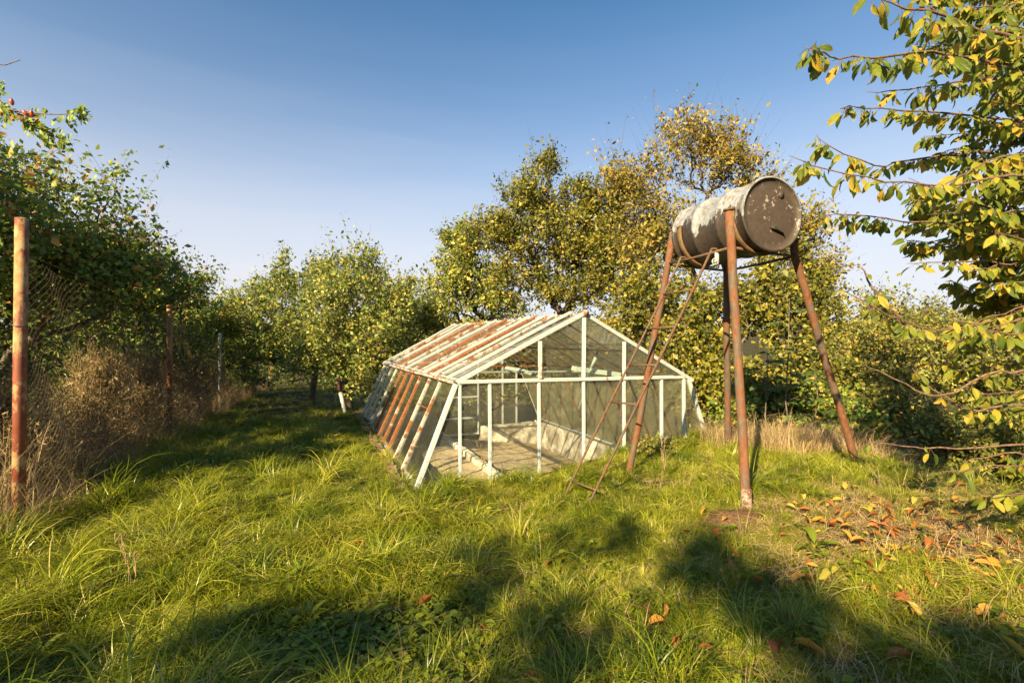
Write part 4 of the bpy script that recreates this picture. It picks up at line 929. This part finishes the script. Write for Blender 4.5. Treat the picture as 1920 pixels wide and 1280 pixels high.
# ------------------------------------------------------------------ elder shoot behind the stand
el = empty('elder_shoot', (P(1480, 800, 6.6).x, 6.6, 0), 'young elder with large dark compound leaves behind the stand', 'shrub')
E_l = []
for (px, py0, py1, Yd) in ((1478, 830, 560, 6.6), (1530, 830, 700, 6.4), (1440, 830, 660, 6.8)):
    stem = [P(px+rng.normal()*4, lerp(py0, py1, u), Yd) for u in (0, .3, .6, 1)]
    part('stem', tube_mesh('stem', stem, [.012, .01, .008, .004], 7), 'bark', el)
    for k in range(9):
        q = stem[0].lerp(stem[-1], .3+.7*k/8); az = k*2.4+rng.random(); ax = Vector((math.cos(az), math.sin(az)*.7, .25)).normalized()
        L = rng.uniform(.22, .38); tip = q+ax*L-Vector((0, 0, .1)); part('leaf_stalk', tube_mesh('leaf_stalk', [q, q.lerp(tip, .5)+Vector((0, 0, .04)), tip], [.003, .0025, .0015], 5), 'bark', el)
        for j in range(7):
            u = .35+.65*(j//2)/3; sg = (j % 2*2-1)*(j < 6); sdv = ax.cross(Vector((0, 0, 1))).normalized()*sg
            d = (sdv+ax*.5+Vector((0, 0, -.25))).normalized() if sg else (ax-Vector((0, 0, .4))).normalized()
            E_l.append((q.lerp(tip, u), d, rng.uniform(.11, .17)))
for q, d, L in E_l:
    V, Fc, uv = leaf_geo(np.zeros((1, 3)), np.array([tuple(d)]), np.array([[rng.normal()*.3, -.3+rng.normal()*.3, 1]]), np.array([L]), .45, LEAF_HI)
    me = mesh_np('leaf', V, Fc, {'tint': np.full(len(V), rng.random())}, uv=uv, smooth=True); me.materials.append(LM['elder'])
    o = bpy.data.objects.new('leaf', me); C.objects.link(o); o.parent = el; o.location = q-el.location

# ------------------------------------------------------------------ trees behind the camera whose shade falls over the foreground
def caster(label, targets, h, seed, nt, per=9):
    bl = []
    for (x, y, r) in targets:
        k = h/SUNV.z; c = Vector((x, y, 0))+SUNV*k; bl.append(((c.x, c.y, c.z), (r, r, r*.3), r*r))
    cx = sum(b[0][0] for b in bl)/len(bl)-1.0; cy = sum(b[0][1] for b in bl)/len(bl)-.6
    tree('garden_tree', label, 'tree', (cx, cy-.3, 0), [(cx, cy-.3, 1), (cx, cy-.2, 2), (cx+.2, cy, h-1.2)], bl, nt, per, .08, .6, LM['apple'], seed, shoot=.12, shell=.1, up=.1, r_tip=.0025, group='garden trees behind the photographer')
caster('garden tree whose crown shades the right foreground', [(1.35, 3.35, .24), (1.6, 2.9, .26), (1.85, 2.45, .28), (2.1, 2.05, .3), (1.05, 3.8, .14), (2.3, 1.7, .35), (1.5, 2.1, .3), (2.2, 2.5, .25), (1.2, 1.7, .3)], 6.2, 90, 430, 10)
caster('garden tree whose crown dapples the near grass', [(-.7, 2.5, .3), (-.2, 3.0, .2), (.3, 2.3, .2), (-1.4, 1.8, .4), (-2.2, 2.0, .4), (.5, 3.6, .14), (.9, 1.7, .25), (-.3, 1.9, .25), (-1.9, 1.6, .45), (.9, 2.9, .15), (-.1, 3.6, .2), (-1.2, 2.7, .3), (.1, 2.7, .25)], 5.4, 91, 420, 7)

# ------------------------------------------------------------------ grass
def tuft(name, n_, h, lean, width, seed, rad=.06, segs=4, curl=.6, mat='grass', hv=.35):
    rg = np.random.default_rng(seed); V = []; Fc = []; tin = []
    for b in range(n_):
        a = rg.uniform(0, 6.283); r = rad*math.sqrt(rg.random()); ox, oy = r*math.cos(a), r*math.sin(a)
        L = h*rg.uniform(1-hv, 1+hv); az = rg.normal()*1.15; ln = lean*rg.uniform(.5, 1.4)+abs(rg.normal()*.12)
        dx, dy = math.cos(az), math.sin(az); w = width*rg.uniform(.6, 1.25); x = z = 0; th = ln*.5
        fx, fy = -dy, dx; tw_ = rg.uniform(-1, 1)*.8; fz = 0
        o_ = len(V); t_ = rg.random()
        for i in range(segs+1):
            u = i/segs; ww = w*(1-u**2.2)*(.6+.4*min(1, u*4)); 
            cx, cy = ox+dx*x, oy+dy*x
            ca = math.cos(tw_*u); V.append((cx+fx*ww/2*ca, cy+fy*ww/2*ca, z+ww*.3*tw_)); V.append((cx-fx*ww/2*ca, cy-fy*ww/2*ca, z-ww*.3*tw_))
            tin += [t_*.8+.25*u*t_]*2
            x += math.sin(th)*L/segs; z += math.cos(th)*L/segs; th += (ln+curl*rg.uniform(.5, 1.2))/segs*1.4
            th = min(th, 2.0)
        for i in range(segs): q = o_+2*i; Fc.append((q, q+1, q+3, q+2))
    me = mesh_np(name, np.array(V), np.array(Fc), {'tint': np.clip(tin, 0, 1)}); me.materials.append(M[mat]); return me
def seedstalk(name, h, seed):
    rg = np.random.default_rng(seed); V = []; Fc = []; tin = []
    def tri_tube(a, b, r):
        o_ = len(V); 
        for q in (a, b):
            for k in range(3): V.append((q[0]+r*math.cos(k*2.1), q[1]+r*math.sin(k*2.1), q[2]))
        for k in range(3): Fc.append((o_+k, o_+(k+1) % 3, o_+3+(k+1) % 3, o_+3+k))
        tin.extend([.6]*6)
    for b in range(3):
        p = np.array([rg.normal()*.02, rg.normal()*.02, 0]); d = np.array([rg.normal()*.15, rg.normal()*.15, 1]); L = h*rg.uniform(.7, 1.1)
        for i in range(6):
            q = p+d*L/6; tri_tube(p, q, .0014); p = q; d = d+np.array([.08, 0, -.03])
            if i >= 3:
                for _ in range(5): e = p+np.array([rg.normal()*.012, rg.normal()*.012, rg.uniform(.0, .03)]); tri_tube(p+np.array([0, 0, rg.uniform(-.05, 0)]), e, .002)
    me = mesh_np(name, np.array(V), np.array(Fc), {'tint': np.array(tin)}); me.materials.append(M['straw']); return me
def rosette(name, n_, L, seed, wr=.7, up=.5, rad=.05, mat='weed', trefoil=False):
    rg = np.random.default_rng(seed); pos, d, nr, ln = [], [], [], []
    for _ in range(n_):
        a = rg.uniform(0, 6.28); r = rad*rg.random(); z = rg.uniform(.02, .07)
        c = np.array([r*math.cos(a), r*math.sin(a), z])
        for j in range(3 if trefoil else 1):
            b = a+j*2.1; pos.append(c); d.append([math.cos(b), math.sin(b), rg.uniform(-.1, up)]); nr.append([rg.normal()*.25, rg.normal()*.25, 1]); ln.append(L*rg.uniform(.6, 1.2))
    V, Fc, uv = leaf_geo(np.array(pos), np.array(d), np.array(nr), np.array(ln), wr, LEAF_HI)
    me = mesh_np(name, V, Fc, {'tint': np.repeat(rg.random(len(pos)), 11)}, smooth=True); me.materials.append(M[mat]); return me
def source_collection(name, meshes):
    c = bpy.data.collections.new(name)
    for i, m in enumerate(meshes): c.objects.link(bpy.data.objects.new('%s_%02d' % (name, i), m))
    return c
def scatter(name, src, pos, rot, scl, idx, hue, **k):
    me = bpy.data.meshes.new(name); n_ = len(pos); me.vertices.add(n_); me.vertices.foreach_set('co', np.asarray(pos, np.float32).ravel())
    a = me.attributes.new('rot', 'FLOAT_VECTOR', 'POINT'); a.data.foreach_set('vector', np.asarray(rot, np.float32).ravel())
    a = me.attributes.new('scl', 'FLOAT_VECTOR', 'POINT'); a.data.foreach_set('vector', np.asarray(scl, np.float32).ravel())
    a = me.attributes.new('idx', 'INT', 'POINT'); a.data.foreach_set('value', np.asarray(idx, np.int32))
    a = me.attributes.new('hue', 'FLOAT', 'POINT'); a.data.foreach_set('value', np.asarray(hue, np.float32))
    o = bpy.data.objects.new(name, me); C.objects.link(o)
    g = bpy.data.node_groups.new('scatter', 'GeometryNodeTree')
    g.interface.new_socket('Geometry', in_out='INPUT', socket_type='NodeSocketGeometry'); g.interface.new_socket('Geometry', in_out='OUTPUT', socket_type='NodeSocketGeometry')
    i_ = g.nodes.new('NodeGroupInput'); o_ = g.nodes.new('NodeGroupOutput'); io = g.nodes.new('GeometryNodeInstanceOnPoints'); ci = g.nodes.new('GeometryNodeCollectionInfo')
    ci.inputs['Collection'].default_value = src; ci.inputs['Separate Children'].default_value = True; ci.inputs['Reset Children'].default_value = True
    def na(nm, ty): x = g.nodes.new('GeometryNodeInputNamedAttribute'); x.data_type = ty; x.inputs[0].default_value = nm; return x.outputs[0]
    L = g.links.new; L(i_.outputs[0], io.inputs['Points']); L(ci.outputs[0], io.inputs['Instance']); io.inputs['Pick Instance'].default_value = True
    L(na('idx', 'INT'), io.inputs['Instance Index']); L(na('rot', 'FLOAT_VECTOR'), io.inputs['Rotation']); L(na('scl', 'FLOAT_VECTOR'), io.inputs['Scale'])
    L(io.outputs[0], o_.inputs[0])
    m = o.modifiers.new('scatter', 'NODES'); m.node_group = g
    return tag(o, kind='stuff', **k)
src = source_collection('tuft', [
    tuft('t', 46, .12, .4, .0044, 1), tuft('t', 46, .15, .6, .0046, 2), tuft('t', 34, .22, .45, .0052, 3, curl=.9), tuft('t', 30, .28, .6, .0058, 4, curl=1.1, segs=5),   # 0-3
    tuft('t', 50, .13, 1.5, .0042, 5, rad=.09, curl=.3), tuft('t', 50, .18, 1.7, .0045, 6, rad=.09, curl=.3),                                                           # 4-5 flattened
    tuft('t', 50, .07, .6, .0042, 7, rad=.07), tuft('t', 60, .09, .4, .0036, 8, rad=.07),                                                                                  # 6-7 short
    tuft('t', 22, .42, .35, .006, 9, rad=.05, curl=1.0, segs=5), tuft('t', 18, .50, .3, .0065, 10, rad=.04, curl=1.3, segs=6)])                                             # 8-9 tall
rg = np.random.default_rng(3)
def sample(n_, y0, y1, xl=-1.35, xr=1.35, pw=1.0):
    y = y0*(y1/y0)**(rg.random(n_)**pw); x = y*rg.uniform(xl, xr, n_); return x, y
def keep_mask(x, y):
    s, t = st(x, y); e = x-(4.1-.1*(y-3))
    return ~((s > -.03) & (s < 4.4) & (t > -.03) & (t < 6.05)) & (e < .9) & ~((s > 4.4) & (t > .9))
fx = lambda x, y: x+2.4+.4*y      # about 0 along the fence
xs_, ys_ = [], []
for n_, a, b in ((30000, .7, 4.2), (30000, 3.2, 9.5), (9000, 9, 26)):
    x, y = sample(n_, a, b); xs_.append(x); ys_.append(y)
x = rg.uniform(-4, 4, 2500); y = rg.uniform(-1.5, .8, 2500); xs_.append(x); ys_.append(y)
x = np.concatenate(xs_); y = np.concatenate(ys_); m = keep_mask(x, y) & (fx(x, y) > -1.2); x, y = x[m], y[m]
tallness = sm(.45, .75, noise2(x, y, .7, 9)); leftz = sm(-.5, -1.2, x)*sm(6.5, 5, y); path = sm(.9, .35, np.abs(x+.35*y-.9+.5))*sm(3.5, 5, y)
litter = sm(.7, .35, np.hypot((x-2.55)/1.0, (y-3.3)/.9)); clover = sm(.75, .4, np.hypot((x+.85)/.9, (y-2.5)/.7))
fencez = sm(1.1, .1, fx(x, y)); ghz = sm(-.7, -.1, -np.abs(st(x, y)[1]+.25))*((st(x, y)[0] > -.2))
r = rg.random(len(x)); idx = np.zeros(len(x), int)
idx[:] = np.where(r < .3, 0, np.where(r < .6, 1, np.where(r < .8, 7, 6)))
big = (r < .12+.5*leftz+.22*tallness+.3*fencez+.35*ghz); idx = np.where(big & (rg.random(len(x)) < .8), np.where(rg.random(len(x)) < .55, 2, 3), idx)
flat = rg.random(len(x)) < (.36+.35*clover+.3*path*(x < 0)); idx = np.where(flat, np.where(rg.random(len(x)) < .5, 4, 5), idx)
vt = rg.random(len(x)) < (.006+.08*fencez+.015*leftz+.03*ghz); idx = np.where(vt, np.where(rg.random(len(x)) < .5, 8, 9), idx)
lt = rg.random(len(x)) < litter*.8; idx = np.where(lt, 6, idx)
m = ~((rg.random(len(x)) < litter*.35))
az = noise2(x, y, .8, 5)*7.0-2.6+rg.normal(size=len(x))*1.5
sz = (.45+.95*noise2(x, y, .34, 7)**1.3)*rg.uniform(.75, 1.2, len(x))*(1-.25*clover)
sz = np.where(y > 6, sz*1.1, sz)
pos = np.stack([x, y, GZ(x, y)-.012], 1); rot = np.stack([rg.normal(size=len(x))*.2, rg.normal(size=len(x))*.2, az], 1)
hue = (.52+.7*(noise2(x, y, .40, 1)-.5)+.36*rg.normal(size=len(x))*.8+.1*litter+.12*sm(1, 3, x)).clip(0, 1)
sz = sz*(1-.28*sm(.3, 1.6, x)*sm(7, 4, y))*(1-.3*litter)
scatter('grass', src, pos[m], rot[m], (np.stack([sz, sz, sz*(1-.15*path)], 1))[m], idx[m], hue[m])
# straw and dead blades between the green
srcs = source_collection('straw', [tuft('t', 16, .15, 1.5, .0035, 21, rad=.09, mat='straw', curl=.3), tuft('t', 12, .28, .7, .003, 22, rad=.07, mat='straw', curl=1.0), tuft('t', 22, .45, .25, .0035, 23, rad=.08, mat='straw', segs=5, curl=.7), seedstalk('t', .5, 24), tuft('t', 30, .85, .18, .004, 25, rad=.14, mat='straw', segs=6, curl=.5)])
x, y = sample(6500, .8, 9); x2 = rg.normal(2.6, .8, 2100); y2 = rg.normal(3.4, .65, 2100); x = np.concatenate([x, x2]); y = np.concatenate([y, y2])
idx = np.where(rg.random(len(x)) < .7, 0, 1); idx[rg.random(len(x)) < .003] = 3; idx[6500:] = 0
m = keep_mask(x, y) & (fx(x, y) > -1) & ((rg.random(len(x)) < .5) | (np.arange(len(x)) >= 6500)); x, y, idx = x[m], y[m], idx[m]
# straw edge behind the stand, fence-side weeds
ex = rg.uniform(2.5, 4.9, 430); ey = rg.uniform(5.5, 6.6, 430)-.1*(ex-3); x = np.concatenate([x, ex]); y = np.concatenate([y, ey]); idx = np.concatenate([idx, np.where(rg.random(430) < .5, 2, 1)])
t_ = rg.uniform(-7, 15, 2600); off = rg.uniform(-1.2, .15, 2600); fxp = f2.x+FD.x*t_+off*.93; fyp = f2.y+FD.y*t_+off*.37
x = np.concatenate([x, fxp]); y = np.concatenate([y, fyp]); idx = np.concatenate([idx, np.where(rg.random(2600) < .12, 4, np.where(rg.random(2600) < .35, 2, 1))])
sz = rg.uniform(.7, 1.15, len(x))
scatter('dry_grass', srcs, np.stack([x, y, GZ(x, y)-.01], 1), np.stack([rg.normal(size=len(x))*.1, rg.normal(size=len(x))*.1, rg.uniform(0, 6.28, len(x))], 1), np.stack([sz]*3, 1), idx, rg.random(len(x)))
# leafy weeds and clover
srcw = source_collection('weeds', [rosette('w', 14, .028, 31, .9, .3, .08, trefoil=True), rosette('w', 9, .06, 32, .6, .5, .03), rosette('w', 7, .11, 33, .35, 1.0, .02), rosette('w', 16, .035, 34, .8, .4, .09)])
x, y = sample(5200, .8, 7); cl = sm(1.1, .4, np.hypot((x+.8)/.9, (y-2.5)/.8)); m = keep_mask(x, y) & (rg.random(len(x)) < .13+.87*cl-.08*sm(1.0, 1.8, x)) & (fx(x, y) > .2); x, y = x[m], y[m]
r = rg.random(len(x)); idx = np.where(r < .5, 0, np.where(r < .66, 1, np.where(r < .72, 2, 3))); sz = rg.uniform(.7, 1.3, len(x))
scatter('clover', srcw, np.stack([x, y, GZ(x, y)+.02], 1), np.stack([x*0, x*0, rg.uniform(0, 6.28, len(x))], 1), np.stack([sz]*3, 1), idx, rg.random(len(x)))
# weeds inside the greenhouse
s_ = rg.uniform(.2, 4.2, 260); t_ = np.where(rg.random(260) < .5, rg.uniform(4.8, 5.8, 260), rg.uniform(.3, 5.8, 260)); s_ = np.where(t_ < 4.8, np.where(rg.random(260) < .5, 4.1, .35)+rg.normal(size=260)*.1, s_); s_ = s_.clip(.15, 4.2)
zz = np.where(s_ < 1.62, -.51, -.64-.14*(s_-1.7)); xx = A0.x+PV.x*s_+LV.x*t_; yy = A0.y+PV.y*s_+LV.y*t_
scatter('greenhouse_weeds', srcs, np.stack([xx, yy, zz-.01], 1), np.stack([xx*0, xx*0, rg.uniform(0, 6.28, 260)], 1), np.stack([rg.uniform(.4, .8, 260)]*3, 1), np.where(rg.random(260) < .6, 0, 1), rg.random(260))
# brown weed clumps behind the fence
for k, (t0, off, wd, h, lb) in enumerate(((-1.6, -.35, .55, 1.35, 'large clump of dead brown weeds against the wire before the second post'), (-.6, -.2, .45, 1.25, 'tall dead weeds right at the foot of the ochre post'), (2.9, -.3, .6, 1.3, 'dead brown stems behind the wire before the thin grey post'), (-3.2, -.55, .6, 1.1, 'brown weeds behind the wire beside the nearest post'), (1.6, -.4, .7, 1.2, 'brown stalks behind the wire between the ochre and grey posts'), (4.6, -.4, .8, 1.1, 'dark dead stalks behind the thin grey post'))):
    c = fence_pt(t0)+Vector((off*.93, off*.37, 0)); g = float(GZ(c.x, c.y))
    tree('dead_weeds', lb, 'weeds', (c.x, c.y, g), [(c.x, c.y, g+.1)], [((c.x, c.y, g+h*.4), (wd*.9, wd*1.3, h*.45), 1), ((c.x, c.y, g+h*.75), (wd*.5, wd*.8, h*.35), .6)], 700, 13, .04, .22, LM['dry'], 60+k,
         up=1.6, shoot=.3, r_tip=.0022, bark='bark_straw', clump=0, shell=.1, spread=.03, bare=220, group='dead weeds along the fence', crownname='foliage')
# bush weed by the greenhouse corner and a blue flower
tree('weed_bush', 'bushy half-dry weed in front of the right greenhouse corner', 'weeds', gp(1225, 5.9), [gp(1225, 5.9, .1)], [B(1215, 855, 5.9, 30, 25, .2, 1), B(1260, 850, 6.1, 35, 22, .2, 1)], 260, 8, .03, .4, LM['far'], 70, shoot=.12, spread=.02, r_tip=.002, shell=.2, up=.8, crownname='foliage')
# ------------------------------------------------------------------ earth mound at the front leg
mc = ray_ground(1362, 978)
th = np.linspace(0, 2*np.pi, 25)[:-1]; V = []; 
for j, rr in enumerate((0, .06, .12, .18, .24, .30)):
    for a in th:
        xx, yy = mc.x+rr*1.1*math.cos(a), mc.y+rr*.8*math.sin(a); V.append((xx, yy, float(GZ(xx, yy))+.085*(1-(rr/.3)**2)-.012+random.uniform(-.008, .008)))
Fc = [(j*24+k, j*24+(k+1) % 24, (j+1)*24+(k+1) % 24, (j+1)*24+k) for j in range(5) for k in range(24)]
n = NT('turned_brown_earth'); z_ = n.noise(40, 7, n.obj(), .75); M['earth'] = n.done(n.bsdf(n.ramp(z_, [(.3, (.07, .035, .02)), (.7, (.24, .14, .085))]), .95, 0, n.bump(z_, .9, .02), .1))
o = link('earth_mound', mesh_py('earth_mound', V, Fc, True), M['earth']); tag(o, 'small mound of dry brown earth at the foot of the front leg', 'earth')

# ------------------------------------------------------------------ fallen leaves
fm = []
for k in range(10):
    T = LEAF_HI[0].copy(); cu = random.uniform(-.2, .5); T[:, 2] = T[:, 2]+cu*(T[:, 0]-.5)**2*.7+abs(T[:, 1])*random.uniform(-.3, .45); T[:, 1] *= random.uniform(.38, .55); T[:, 0] -= .5
    tv = random.choice([.1, .3, .45, .6, .75, .9]) if k > 5 else [.2, .35, .55, .7, .85, .95][k]
    me = mesh_np('fallen_leaf', T, LEAF_HI[1], {'tint': np.full(11, tv)}, uv=np.stack([LEAF_HI[0][:, 0], LEAF_HI[0][:, 1]+.5], 1), smooth=True); me.materials.append(LM['fallen']); fm.append((me, tv))
def drop(px, py, L, tv=None, off=.05):
    p = ray_ground(px, py, off)
    if p is None: return
    c = fm if tv is None else sorted(fm, key=lambda q: abs(q[1]-tv))[:2]
    me, v = random.choice(c); o = bpy.data.objects.new('fallen_leaf', me); C.objects.link(o); o.location = p
    o.rotation_euler = (random.gauss(0, .42), random.gauss(0, .42), random.uniform(0, 6.28)); s = L*random.uniform(.85, 1.1); o.scale = (s, s, s)
    kindl = 'dark red-brown' if v < .28 else ('rust orange' if v < .5 else ('orange-yellow' if v < .78 else 'pale yellow'))
    size = 'large' if L > .08 else ('small' if L < .055 else 'middling')
    if px < 560: where = 'alone in the long grass at the left'
    elif px < 860: where = 'in the grass below the left corner of the greenhouse' if py < 1100 else 'in the low clover left of centre'
    elif px < 1150: where = 'in the grass below the greenhouse front' if py < 1150 else 'at the bottom edge below the clover'
    elif px < 1330: where = 'in sunlit grass left of the front leg shade' if py < 1150 else 'in the lower grass right of centre'
    elif px < 1450: where = 'on or beside the brown earth mound at the front leg' if py < 1030 else 'in the shade below the front leg'
    elif py > 1120: where = 'in the dark shade at the lower right' if px < 1760 else 'in the lowest grass at the right edge'
    elif px < 1580: where = 'on the straw between the front leg and the right leg' if py < 1000 else 'at the shaded lower left rim of the straw patch'
    elif px < 1750: where = 'on the upper straw patch below the right leg' if py < 985 else 'on the middle of the straw patch'
    else: where = 'on the bank under the cherry twigs' if py < 1030 else 'on the sunlit grass at the right edge'
    tag(o, '%s %s fallen leaf %s' % (size, kindl, where), 'fallen leaf', 'fallen leaves on the grass')
for px, py, L, tv in ((577, 1162, .10, .35), (750, 1222, .10, .7), (902, 1178, .09, .45), (735, 1014, .10, .2), (672, 1022, .12, .55), (727, 1045, .1, .3), (800, 1128, .11, .15), (966, 1137, .09, .15), (900, 1073, .08, .35),
                      (1028, 1058, .08, .2), (1022, 1012, .09, .4), (1097, 1255, .10, .45), (1157, 1270, .10, .35), (995, 1268, .09, .3), (1038, 1222, .12, .2), (1212, 1140, .08, .2), (1243, 1143, .10, .45), (1232, 1170, .14, .5),
                      (1300, 1135, .09, .45), (1270, 1208, .08, .3), (1325, 1215, .11, .3), (1375, 1038, .12, .55), (1370, 1055, .07, .35), (1422, 1085, .08, .35), (1545, 1075, .12, .9), (1505, 1085, .14, .5), (1462, 1215, .13, .3),
                      (1480, 1155, .08, .3), (1690, 1235, .11, .35), (1700, 1200, .12, .8), (1520, 1215, .14, .6), (1286, 995, .08, .3), (1340, 1000, .09, .35), (1322, 960, .08, .5), (1360, 972, .08, .5), (610, 1010, .1, .4), (560, 1085, .1, .3), (400, 1100, .08, .3), (1420, 1262, .1, .8), (1820, 1070, .11, .3), (1760, 1095, .15, .6), (1900, 1215, .14, .85)):
    drop(px, py, L, tv, .07)
for k in range(400):
    u = random.random(); px = random.gauss(1720, 165); py = random.gauss(1000, 75)+(px-1700)*.18
    if px < 1460 or px > 1925 or py < 905 or py > 1210: continue
    drop(px, py, random.choice((random.uniform(.03, .06), random.uniform(.05, .095))), random.choice([.1, .2, .35, .5, .6, .7, .85, .95]), random.uniform(.045, .085))
print('script done')
